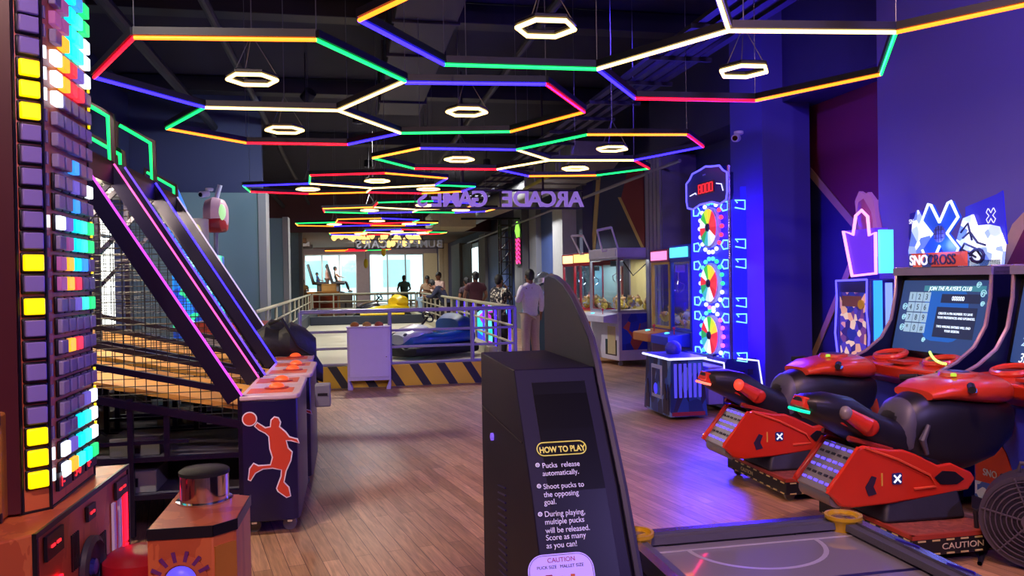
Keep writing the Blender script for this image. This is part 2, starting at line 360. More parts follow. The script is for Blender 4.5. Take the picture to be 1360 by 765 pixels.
# silver duct run and air handling unit over the right-hand wall
g = MB(); g.bx(3.9,5.0,14.6,17.6,3.55,4.1)
for q in range(4): g.bx(3.87,5.03,14.7+q*.9,14.75+q*.9,3.52,4.13)
t = thing('air_handler', 'silver grey air handling unit with yellow edge hung beyond the arcade sign', 'air conditioner', (0,0,0), AX)
g.build('casing', SILV, t, bevel=.01); MB().prism([(14.6,3.55),(14.6,4.1),(13.9,4.0),(13.9,3.75)],'yz',3.95,4.95).build('outlet', SILV, t)
MB().bx(3.85,3.88,14.6,17.5,3.5,3.56).build('edge_strip', m('yellow_insulation','a79a3c',.7), t)
pipe('air_duct', [H(4.5,17.6,3.75),H(4.5,20,3.75),H(4.2,24,3.7),H(4.2,29,3.7)], .3, SILV, 'round silver air duct running far along the right wall top', 'duct', 16)
tag(hall(MB().bx(2.5,3.8,24.0,26.5,3.14,3.62), 'air_duct', m('beige_board_duct','a39a80',.7), bevel=.01), 'beige boxed duct under the far right ceiling', 'duct')
pipe('conduit', [H(5.0,11.5,3.3),H(5.0,34,3.12)], .03, GREYM, 'thin grey conduit running along the top of the right wall panels', 'pipe', 8)
# ladder truss by the right wall
b = b_at(679,4.8); g = MB()
for da in (0,.32):
    for db in (0,.32): g.tube([(4.5+da,b+db,0),(4.5+da,b+db,3.35)], .025, 6)
for q in range(9):
    z = .2+q*.37
    g.tube([(4.5,b,z),(4.82,b,z)],.015,6).tube([(4.5,b,z),(4.82,b,z+.37 if z < 3 else z)],.012,6).tube([(4.5,b,z),(4.5,b+.32,z)],.015,6)
tag(hall(g,'lighting_truss',BLKM), 'black upright ladder truss standing by the blue wall panel', 'truss')
pipe('truss_bar', [H(3.3,b,3.36),H(5.1,b,3.36)], .03, BLKM, 'black horizontal bar on top of the ladder truss', 'bar', 6)
# leaf/pineapple neon on the pale pilaster
P0 = PY(689,350,b_at(689,5.05)*cA+5.05*sA)
t = thing('neon_sign', 'green and pink neon fruit sign on the pale pilaster of the right wall', 'neon sign', H(5.04,b_at(689,5.04),0), AX)
g = MB()
for q in range(6):
    z = 2.0+q*.13; g.tube([(0,-.3,z),(-.02,-.1,z+.1),(-.02,.1,z),(0,.3,z+.1)],.022,6)
g.build('pink_tubes', em('neon_pink',(1,.04,.25),1.6), t)
MB().tube([(0,-.2,2.8),(-.02,-.25,3.0),(-.02,0,3.25),(-.02,.22,3.0),(0,.1,2.8)],.03,6).tube([(0,0,2.8),(-.02,0,3.1)],.03,6).build('green_tubes', em('neon_green',(.3,.9,.08),1.3), t)
MB().bx(0,.02,-.36,.36,1.95,3.3).build('backboard', BLKM, t)
# dome cameras
def dome(p, lab, tilt=0):
    t = thing('security_camera', lab, 'camera', p, AX)
    MB().lathe((0,0,0),[(.055,0),(.055,-.03),(.04,-.04)],16).build('base', WHT, t)
    MB().tube([(0,0,-.03),(-.03,-.05,-.07)],.015,8).build('arm', WHT, t)
    h = MB().tube([(-.02,0,-.08),(-.1,-.1,-.1)],[.045,.045],14).build('housing', WHT, t)
    MB().tube([(-.1,-.1,-.1),(-.108,-.11,-.102)],[.032,.03],12).build('lens', m('lens_black','050507',.1), h)
dome(PY(990,180,9.55)+Vector((-.08,0,.05)), 'white bullet camera on the violet column above the prize wheel')
dome(PY(278,250,11.2), 'white bullet camera beside the capsule lamp on the left')
# ================================================================= HONEYCOMB CEILING LIGHTS
ZL = CAMZ+1.352
CM = {'R':E_RED,'G':E_GRN,'B':E_BLU,'O':E_ORG,'W':E_WRM,'Y':em('led_yellow_tube',(1,.22,.02),4)}
def tubeseg(p, q, c, parent, r=.011):
    p, q = Vector(p), Vector(q); d = (q-p); 
    o = MB().tube([p,q], r, 8).build('light_tube', CM[c], parent)
    u = d.normalized(); w = u.cross(Vector((0,0,1)))*.02
    h = MB(); zz = Vector((0,0,1)); 
    vs = [p-w+zz*.012,p+w+zz*.012,q+w+zz*.012,q-w+zz*.012,p-w+zz*.055,p+w+zz*.055,q+w+zz*.055,q-w+zz*.055]
    h._add(vs,[(0,1,2,3),(7,6,5,4),(0,4,5,1),(1,5,6,2),(2,6,7,3),(3,7,4,0)]); h.build('housing', HOUS, o, smooth=False)
def comb(lab, segs, wires, zfun):
    """segs: ((x,y),(x,y),colour) in photo columns and rows, laid on the level of the lights"""
    c = sum((Vector(zfun(*s[0])) for s in segs), Vector())/len(segs)
    t = thing('honeycomb_light', lab, 'ceiling light', (c.x,c.y,ZL))
    for s in segs: tubeseg(Vector(zfun(*s[0]))-t.location, Vector(zfun(*s[1]))-t.location, s[2], t)
    for p in wires:
        v = Vector(zfun(*p))-t.location; MB().tube([v+Vector((0,0,.05)), v+Vector((0,0,CEIL-ZL-.02))], .003, 5).build('suspension_wire', m('steel_wire','77777f',.4,.8), t)
    return t
Z = lambda x, y: PZ(x, y, ZL)
comb('three cell honeycomb of coloured tubes hung over the hoop games at upper left', [((125,103),(178,50),'R'),((178,50),(420,53),'O'),((420,53),(538,108),'G'),((538,108),(449,147),'W'),((449,147),(272,143),'W'),((272,143),(125,103),'B'),
  ((272,143),(221,171),'G'),((221,171),(327,190),'O'),((327,190),(462,192),'R'),((462,192),(532,177),'B'),((532,177),(449,147),'W'),
  ((538,110),(725,112),'B'),((725,112),(776,149),'R'),((776,149),(678,175),'O'),((678,175),(533,177),'G')], [(178,50),(420,53),(538,108),(725,112),(327,190),(462,192)], Z)
comb('large honeycomb of coloured tubes nearest the viewer at the top right', [((477,27),(590,86),'B'),((590,86),(793,92),'G'),((793,92),(968,41),'W'),((968,41),(930,-75),'W'),((477,27),(640,-50),'O'),((640,-50),(930,-75),'R'),
  ((968,41),(1190,43),'W'),((1190,43),(1170,99),'G'),((1170,99),(1003,134),'O'),((1003,134),(843,131),'R'),((843,131),(793,92),'B'),((1190,43),(1420,-6),'O')], [(590,86),(793,92),(1190,43),(1003,134)], Z)
comb('three cell honeycomb hung before the mirrored arcade sign', [((495,210),(558,197),'Y'),((558,197),(686,199),'B'),((686,199),(730,213),'W'),((730,213),(660,225),'W'),((660,225),(550,224),'R'),((550,224),(495,210),'G'),
  ((686,199),(780,179),'G'),((780,179),(912,179),'O'),((912,179),(934,195),'R'),((934,195),(842,213),'B'),((842,213),(730,213),'W'),
  ((842,213),(862,224),'R'),((862,224),(792,233),'G'),((792,233),(702,234),'O'),((702,234),(660,225),'B')], [(558,197),(686,199),(912,179),(842,213),(702,234)], Z)
c4 = [((412,233),(511,230),'R'),((511,230),(594,237),'O'),((594,237),(578,246),'B'),((578,246),(494,250),'W'),((494,250),(411,244),'W'),((411,244),(412,233),'G'),
  ((323,247),(411,244),'B'),((494,250),(487,255.6),'W'),((487,255.6),(410,257.5),'O'),((410,257.5),(332,254.8),'R'),((332,254.8),(323,247),'G'),
  ((578,246),(631,248),'G'),((631,248),(613,254.5),'B'),((613,254.5),(560,257),'O'),((560,257),(487,255.6),'R')]
comb('honeycomb of coloured tubes level with the left end of the arcade sign', c4, [(511,230),(411,244),(332,254.8),(613,254.5)], Z)
# the rows beyond repeat the same three-cell pattern, shifted down the hall and recoloured
cyc = {1:{'R':'G','O':'B','B':'Y','W':'W','G':'R','Y':'Y'},2:{'R':'O','O':'B','B':'G','W':'R','G':'Y','Y':'Y'},3:{'R':'B','O':'R','B':'O','W':'W','G':'G','Y':'Y'}}
for n, (dx, dy, lab) in enumerate(((.25,3.6,'honeycomb of coloured tubes just beyond the arcade sign'),(-1.2,7.1,'honeycomb of coloured tubes over the middle of the bumper arena'),(-1.3,10.9,'honeycomb of coloured tubes over the far end of the bumper arena'))):
    segs = [(p,q,cyc[n+1][c]) for p,q,c in c4]
    comb(lab, segs, [(511,230),(411,244),(613,254.5)], lambda x,y,dx=dx,dy=dy: PZ(x,y,ZL)+Vector((dx,dy,0)))
segs = [(p,q,'ROYG'[i%4]) for i,(p,q,c) in enumerate(c4[:11])]
comb('honeycomb of coloured tubes hung under the far wooden ceiling', segs, [(511,230)], lambda x,y: PZ(x,y,ZL)+Vector((-4.2,22.8,0)))
# small hexagon rings
def ring(px, py, R, rot, lab, z=ZL+.0, p=None):
    R = .16
    p = PZ(px, py, z) if p is None else p
    t = thing('hexagon_ring_light', lab, 'ceiling light', p, rot, 'white hexagon ring lights')
    pts = [(R*math.cos(PI/3*i), R*math.sin(PI/3*i), 0) for i in range(6)]
    MB().tube(pts, .0125, 8, closed=True).build('light_tube', E_WRM, t)
    MB().tube([(x,y,.026) for x,y,_ in pts], .0135, 6, closed=True).build('housing', HOUS, t)
    MB().tube([(0,0,.3),(0,0,CEIL-z-.02)],.004,5).tube([(pts[0][0],0,.03),(0,0,.3)],.003,5).tube([(pts[2][0],pts[2][1],.03),(0,0,.3)],.003,5).tube([(pts[4][0],pts[4][1],.03),(0,0,.3)],.003,5).build('suspension_wires', m('steel_wire','77777f',.4,.8), t)
AXH = math.radians(8.6)-math.radians(5.6)+math.radians(5.6)
for (x, y, R, lab) in ((335,106,.31,'inside the large orange, green and blue cell over the hoop games'),(378,173,.3,'inside the cell with the red far edge over the hoop games'),(725,38,.31,'at top centre, above the green tube'),
    (620,149,.3,'inside the cell with the blue near edge and red right edge'),(988,95,.3,'inside the large cell at the upper right'),(610,212,.31,'inside the yellow and green edged cell above the sign'),
    (813,198,.31,'inside the cell with the long orange edge above the arcade sign'),(764,224,.31,'inside the small cell right above the word ARCADE'),(501,240.5,.31,'inside the red and orange cell left of the arcade sign'),(409,251.5,.31,'inside the leftmost blue and red cell over the arena'),(569,251.5,.31,'just over the last letters of the arcade sign')):
    ring(x, y, R, AXH, 'white hexagon ring light '+lab)
for (dx, dy, nm) in ((.25,3.6,'just beyond the arcade sign'),(-1.2,7.1,'over the middle of the arena'),(-1.3,10.9,'over the far end of the arena')):
    for (x, y, w) in ((501,240.5,'the right'),(409,251.5,'the left'),(569,251.5,'the furthest right')):
        ring(x, y, .31, AXH, 'white hexagon ring light %s, %s of three' % (nm, w), p=PZ(x,y,ZL)+Vector((dx,dy,0)))
# ================================================================= HANGING SIGNS
def hang_sign(name, lab, word, L_, b, ac, z0, hgt, mt, n):
    t = thing(name, lab, 'sign', H(ac, b, 0), AX)
    fr = MB()
    for z in (z0, z0+hgt): fr.tube([(-L_/2,0,z),(L_/2,0,z)],.018,6).tube([(-L_/2,.1,z),(L_/2,.1,z)],.012,6)
    for q in range(5): fr.tube([(-L_/2+L_*q/4,.05,z0),(-L_/2+L_*q/4,.05,z0+hgt)],.012,6)
    for q in (.28,.76): fr.tube([(-L_/2+L_*q,.05,z0+hgt),(-L_/2+L_*q,.05,CEIL)],.02,6)
    fr.build('frame', m('sign_frame','3a3242',.4,.6), t)
    # letters face down the hall, so the viewer reads them from behind
    wd = word; per = L_/len(wd)
    for i, c in enumerate(wd):
        if c == ' ': continue
        o = text(c, hgt*1.28, mt, t, ((L_/2-(i+.5)*per), .02, z0+.035), (-1,0,0), (0,0,1), .03, 'CENTER', 'letter', bold=.008)
    return t
hang_sign('hanging_sign', 'large purple lit ARCADE GAMES letters seen from behind in a hanging frame', 'ARCADE GAMES', a_at(778,13.2)-a_at(556,13.2), 13.2, a_at(667,13.2), 2.72, .3, em('letter_purple',(.30,.17,.62),.55,base=(.3,.2,.5)), 12)
hang_sign('hanging_sign', 'grey letters seen from behind in a hanging frame far over the arena', 'BUMPER CARS', a_at(590,28.5)-a_at(472,28.5), 28.5, a_at(532,28.5), 2.68, .3, m('grey_sign_letter','9a96a2',.4), 11)
# bare bulbs cluster
E_BULB = em('bulb_glow',(1,.66,.20),1.35)
proto = None
spots = []
for (cx, n) in ((458,7),(492,4),(520,5),(545,6)):
    for q in range(n): spots.append((cx-14+q*5.2+random.uniform(-1,1), random.choice((312,315,319,323))+random.uniform(-2,2)))
for i,(x,y) in enumerate(spots):
    Y = 33+random.uniform(-1,2); p = PY(x,y,Y)
    if proto is None:
        proto = thing('bulb_pendant', 'glowing teardrop glass bulb in the cluster hung before the far windows', 'pendant lamp', p, 0, 'glass bulbs before the far windows')
        MB().lathe((0,0,0),[(.01,-.17),(.07,-.14),(.12,-.06),(.12,0),(.08,.08),(.04,.16),(.035,.2)],14).build('glass_bulb', E_BULB, proto)
        MB().tube([(0,0,.2),(0,0,1.2)],.012,5).build('cord', BLKM, proto)
    else: o = dup(proto); o.location = p
# ================================================================= COIN TOWER, far left
ORW = patch('orange_woodgrain_laminate',['c4643a','cd6c3c','ba5832','d07644'],2.2,.35,dist='noise',stretch=(1,1,.35))
ORY = m('amber_panel','b8752e',.4,noise=.25,scale=5); DKR = m('dark_red_laminate','4e1d24',.35,noise=.2,scale=3)
c0 = PZ(46,709,.8); c1 = PZ(168,617,.8)      # near and far top corners of the base's right side
d = (c1-c0); d.z = 0; ang = math.atan2(d.y, d.x)   # local x runs along the right side, away from the viewer
LT = d.length
t = thing('coin_tower_game', 'tall orange tower game covered in lit square buttons at the left edge', 'arcade game', (c0.x,c0.y,0), ang)
# local: x = along the right face (0..LT), y = leftwards into the machine
base = MB().prism([(0,0),(LT,0),(LT,.55),(LT-.2,.9),(-.35,.9),(-.48,.45),(-.13,.0+.13)],'xy',.05,.8).build('base_cabinet', ORW, t, bevel=.006)
MB().prism([(-.01,-.008),(LT+.008,-.008),(LT+.008,.0),(-.01,.0)],'xy',.785,.802).bx(-.006,.006,-.008,.006,.05,.8).bx(LT-.006,LT+.008,-.008,.006,.05,.8).build('edge_trim', BLK, base)
def quad_on(mb, x0,x1,z0,z1,y=-.004,dep=.01): return mb.bx(x0,x1,y-dep,y,z0,z1)
def dash_digits(x0, x1, z0, z1, par, n=2, pat='-'):
    f = quad_on(MB(),x0,x1,z0,z1).build('digit_display', BLK, par)
    w = (x1-x0)/(n+1); g = MB()
    for i in range(n):
        x = x0+w*(i+.65); g.bx(x,x+w*.6,-.018,-.014,(z0+z1)/2-.004,(z0+z1)/2+.004)
    g.build('digit', E_DGT, f)
def zx(px, py):  # point of the right face plane under a photo pixel -> local x,z
    u = Vector((math.cos(ang), math.sin(ang), 0)); nrm = Vector((-u.y,u.x,0)); r = ray(px,py); O = Vector((0,0,CAMZ))
    k_ = (Vector((c0.x,c0.y,0))-O).dot(nrm)/r.dot(nrm); P = O+r*k_; return ((P-Vector((c0.x,c0.y,0))).dot(u), P.z)
for (xa,ya,xb,yb) in ((56,705,79,738),(112,670,122,690),(150,636,165,659)):
    x0,_ = zx(xa,(ya+yb)/2); x1,_ = zx(xb,(ya+yb)/2); _,za = zx((xa+xb)/2,ya); _,zb = zx((xa+xb)/2,yb)
    dash_digits(x0,x1,zb,za,t)
sx_, sz_ = zx(118,745)
sp = MB().lathe((sx_,-.001,sz_-.02),[(.105,0),(.105,-.02),(.088,-.028),(.08,-.012),(.03,-.004)],28,'y').build('speaker', m('speaker_grey','3c3c48',.4,.2), t)
MB().lathe((sx_,-.01,sz_-.02),[(.03,0),(.026,-.014),(.01,-.02)],18,'y').build('speaker_cone', m('cone_blue','4a4c9c',.3), sp)
for xa in (98,135):
    x0,z0_ = zx(xa,700); g = MB()
    for q in range(5): g.bx(x0-.03+q*.014,x0-.024+q*.014,-.006,0,z0_-.14,z0_-.02)
    g.build('vent_slots', BLK, t)
for i,(px,mt) in enumerate(((74,E_RED),(66,WHT),(148,WHT),(156,WHT),(164,E_RED))):
    x0,z0_ = zx(px,700); 
    for q in range(2): 
        z1_ = (.62 if px < 100 else .70)-q*.2; quad_on(MB(),x0-.012,x0+.014,z1_-.19,z1_).build('light_bar', mt, t)
# tower body on the base
pA, pB, pC = PZ(30,684,.8), PZ(68,676,.8), PZ(125,631,.8)
inv = Matrix.Rotation(-ang,4,'Z') @ Matrix.Translation((-c0.x,-c0.y,0))
A_, B_, C_ = [inv @ p for p in (pA,pB,pC)]
TOPZ = 3.35
# outline: far left panel, face 1 (one button column), face 2 (five button columns), back
dirL = (inv @ PZ(-60,700,.8))
out = [(A_.x,A_.y),(B_.x,B_.y),(C_.x,C_.y),(C_.x+.02,C_.y+.45),(A_.x+.1,A_.y+.62),(A_.x-.12,A_.y+.45)]
tw = MB().prism(out,'xy',.8,TOPZ).build('tower_body', ORW, t, bevel=.004)
g = MB()
for p in (A_,B_,C_): g.cyl((p.x,p.y,.8),(p.x,p.y,TOPZ),.006,n=6)
g.tube([(A_.x,A_.y,.803),(B_.x,B_.y,.803),(C_.x,C_.y,.803)],.005,6); g.build('edge_trim', BLK, tw)
# dark red side panel left of face 1
q0, q1 = Vector((A_.x-.012,A_.y+.0,0)), Vector((A_.x-.15,A_.y+.44,0))
MB().prism([(A_.x-.004,A_.y),(A_.x-.13,A_.y+.46),(A_.x-.15,A_.y+.45),(A_.x-.022,A_.y-.004)],'xy',.81,TOPZ).build('side_panel', DKR, t)
BOFF = m('violet_button_cap','8f80c4',.3,noise=.05); BOFFC = glass('clear_button_cap',(.62,.58,.85),.35,.15)
BDIM = m('frosted_button_cap','948cb0',.2,noise=.1); E_YB = em('button_yellow',(1,.62,.0),1.3)
BEZ = m('button_bezel','100c14',.4)
EC = {'w':em('button_white',(.8,.88,1),1.3),'o':em('button_orange',(1,.4,.02),1.2),'r':em('button_redlit',(1,.03,.05),1.2),'c':em('button_cyan',(.0,.8,1),1.2),'b':em('button_blue',(.03,.25,1),1.3),
      't':em('button_teal',(.05,.95,.7),1.1),'g':em('button_green',(.02,.8,.2),1.0),'.':BDIM,'v':em('button_violetdim',(.22,.16,.75),.5),'m':em('button_magdim',(.5,.12,.4),.4),'y':E_YB}
def face_frame(P, Q, zz):   # local matrix: x along P->Q, z up, y into the face
    x = Vector((Q.x-P.x,Q.y-P.y,0)).normalized(); z = Vector((0,0,1)); y = z.cross(x)
    M = Matrix((x,y,z)).transposed().to_4x4(); M.translation = Vector((P.x,P.y,zz)); return M
F1 = face_frame(A_,B_,0); w1 = (B_-A_).length; F2 = face_frame(B_,C_,0); w2 = (C_-B_).length
ys = [636,607.5,579,551,522,494,465,436,407,377,349,320,292,263,235,206,177,148,119,91,62,33,8,-20,-48]
yel = {0,1,2,8,10,17,18,19}
rows = ['.....','.....']
pat = {0:'wotcg',1:'wvctw',2:'..ctw',3:'...vw',4:'.....',5:'.....',6:'.or..',7:'.....',8:'..vtg',9:'mor..',10:'mocb.',11:'.mctg',12:'wvctg',13:'..b..',14:'..v.w',15:'..b..',16:'.....',17:'.....',18:'w....',19:'worr.',20:'worvw',21:'.octw',22:'mmctw',23:'.mctg',24:'rocbg'}
def button(par, F, cx, zc, w, h, mt, nm='light_button'):
    g = MB(); g.use(0).bx(cx-w/2,cx+w/2,-.024,0,zc-h/2,zc+h/2); g.use(1).bx(cx-w/2-.006,cx+w/2+.006,-.010,.002,zc-h/2-.006,zc+h/2+.006)
    return g.build(nm, [mt,BEZ], par, bevel=.004, mw=F)
cnt = 0; restM = []; zsrow = []
for i, y in enumerate(ys):
    mid = (pA+pB)/2; zc = CAMZ+ray(49,y).z/ray(49,y).y*mid.y; zsrow.append(zc)
    button(t, F1, w1*.52, zc, .058, .052, E_YB if i in yel else BOFF); cnt += 1
stuffm = {}
for i, zc in enumerate(zsrow):
    s = pat[i]
    for j in range(5):
        cx = w2*(.22+.17*j)
        mt = EC[s[j]]
        if i < 15: button(t, F2, cx, zc, .060, .046, mt); cnt += 1
        else: stuffm.setdefault(s[j], []).append((cx,zc))
g = MB(); lst = list(stuffm.items())
for n,(c,l) in enumerate(lst):
    g.use(n)
    for cx,zc in l: g.bx(cx-.030,cx+.030,-.024,0,zc-.023,zc+.023)
g.build('light_button', [EC[c] for c,_ in lst], t, bevel=.004, mw=F2, kind='stuff')
# small indicator windows beside each row, and the digit windows at the tower foot
g = MB(); g.use(0)
for i, zc in enumerate(zsrow): g.use(1 if i in (0,1,12,19,20,18) else 0).bx(.018,.032,-.006,0,zc-.02,zc+.02)
g.build('row_indicator', [BDIM,EC['w']], t, mw=F2, kind='stuff')
for j in range(3):
    x0 = .045+j*w2*.31; f = MB().bx(x0,x0+w2*.27,-.012,0,.845,.905).build('digit_display', BLK, t, mw=F2)
    text(('1-','3-0','0-')[j], .05, E_DGT, f, (x0+.01,-.014,.857), (1,0,0), (0,0,1), .001, name='digit')
# small yellow edge lights on the far side of the tower
for i in (1,2,3,4,10,12,18,19,20):
    MB().bx(w2-.002,w2+.014,-.01,.02,zsrow[i]-.03,zsrow[i]+.03).build('edge_light', E_YB, t, mw=F2)
# near-left front of the base: joystick panel with a blue button
fl = MB().ball((-.08,.12,.6),(.045,.03,.04),16,10).build('blue_button', em('button_deep_blue',(.03,.02,1),1.2), t)
# orange machine at the very edge
p = PZ(16,692,.8); t = thing('display_box', 'orange box with a white letter panel on the tower base at the left edge', 'box', (p.x-.02,p.y-.02,0), AX)
MB().prism([(-.3,0),(0,0),(0,.12),(-.3,.12)],'xy',.802,1.135).build('cabinet', ORY, t, bevel=.01)
MB().bx(-.3,.004,-.012,.0,1.10,1.14).bx(-.3,.004,-.012,0,.802,.83).build('edge_trim', BLK, t)
pl = MB().bx(-.12,-.008,-.008,0,.92,1.04).build('letter_panel', WHT, t)
text('W',.12,m('ink_blue','2c2460',.5),pl,(-.13,-.01,.935),(1,0,0),(0,0,1),.001)
# ================================================================= ORANGE PEDESTAL WITH CHROME DRUM
q = [PZ(x,y,.72) for x,y in ((195,704),(282,698.5),(314,689),(332,658),(240,650))]
t = thing('strike_pad_pedestal', 'orange faceted pedestal topped by a short chrome drum', 'arcade game', (q[0].x,q[0].y,0))
L0 = [p-Vector((q[0].x,q[0].y,0)) for p in q]; pts = [(p.x,p.y) for p in L0]
MB().prism(pts,'xy',.04,.72).build('cabinet', ORW, t, bevel=.004)
g = MB()
for i in range(3):
    a, b = L0[i], L0[i+1]; n_ = Vector(((b-a).y,-(b-a).x,0)).normalized()*.004
    g._add([a+n_-Vector((0,0,.035)),b+n_-Vector((0,0,.035)),b+n_+Vector((0,0,.002)),a+n_+Vector((0,0,.002)),a-Vector((0,0,.035)),b-Vector((0,0,.035)),b+Vector((0,0,.002)),a+Vector((0,0,.002))],[(0,1,2,3),(7,6,5,4),(0,4,5,1),(3,2,6,7),(0,3,7,4),(1,5,6,2)])
g.build('edge_band', BLK, t)
a, b = L0[1], L0[2]; g = MB()
for k_, (u0,u1,z0,z1) in enumerate(((.06,.94,.36,.65),)):
    P, Q = a.lerp(b,u0), a.lerp(b,u1); n_ = Vector(((b-a).y,-(b-a).x,0)).normalized()*.006
    g._add([P+n_+Vector((0,0,z0-.72)),Q+n_+Vector((0,0,z0-.72)),Q+n_+Vector((0,0,z1-.72)),P+n_+Vector((0,0,z1-.72)),P+Vector((0,0,z0-.72)),Q+Vector((0,0,z0-.72)),Q+Vector((0,0,z1-.72)),P+Vector((0,0,z1-.72))],[(0,1,2,3),(7,6,5,4),(0,4,5,1),(3,2,6,7),(0,3,7,4),(1,5,6,2)])
g.build('amber_panel', ORY, t)
cc = PZ(272,664,.72)-Vector((q[0].x,q[0].y,0))
dr = MB().lathe((cc.x,cc.y,.72),[(.1,0),(.1,.006),(.086,.008),(.086,.1)],36).build('chrome_drum', CHR, t)
MB().lathe((cc.x,cc.y,.82),[(.089,0),(.089,.012),(.08,.018)],36).build('rubber_top', RUB, dr)
fa, fb = L0[0], L0[1]; u = (fb-fa).normalized(); n_ = Vector((u.y,-u.x,0)); cpt = fa.lerp(fb,.5)+Vector((0,0,-.72+.5)) 
M_ = Matrix((u,Vector((0,0,1)),n_)).transposed().to_4x4(); M_.translation = Vector((fa.lerp(fb,.5).x,fa.lerp(fb,.5).y,.545))
rg = MB().lathe((0,0,0),[(.085,0),(.085,.006),(.055,.009),(.055,.002)],32).build('button_ring', m('orange_ring_print','c0603a',.3), t, mw=M_)
MB().ball((0,0,.002),(.05,.05,.03),24,6,0.0).build('blue_button', em('button_lavender',(.12,.08,.9),.9), rg)
g = MB()
for k_ in range(14):
    a_ = 2*PI*k_/14; g.prism([(.06*math.cos(a_-.1),.06*math.sin(a_-.1)),(.10*math.cos(a_-.06),.10*math.sin(a_-.06)),(.10*math.cos(a_+.06),.10*math.sin(a_+.06)),(.06*math.cos(a_+.1),.06*math.sin(a_+.1))],'xy',.004,.008)
g.build('ray_print', m('purple_print','6a2a6c',.4), rg)
# red padded stool between the two
p = PZ(186,742,.52); t = thing('stool', 'round red padded stool between the coin tower and the orange pedestal', 'stool', (p.x,p.y,0))
MB().lathe((0,0,.46),[(.125,0),(.135,.03),(.13,.07),(.10,.09),(.03,.095)],28).build('seat', m('red_vinyl','a81c30',.35), t)
MB().cyl((0,0,.02),(0,0,.46),.03).lathe((0,0,0),[(.12,0),(.12,.02),(.04,.035)],20).build('pedestal', CHR, t)
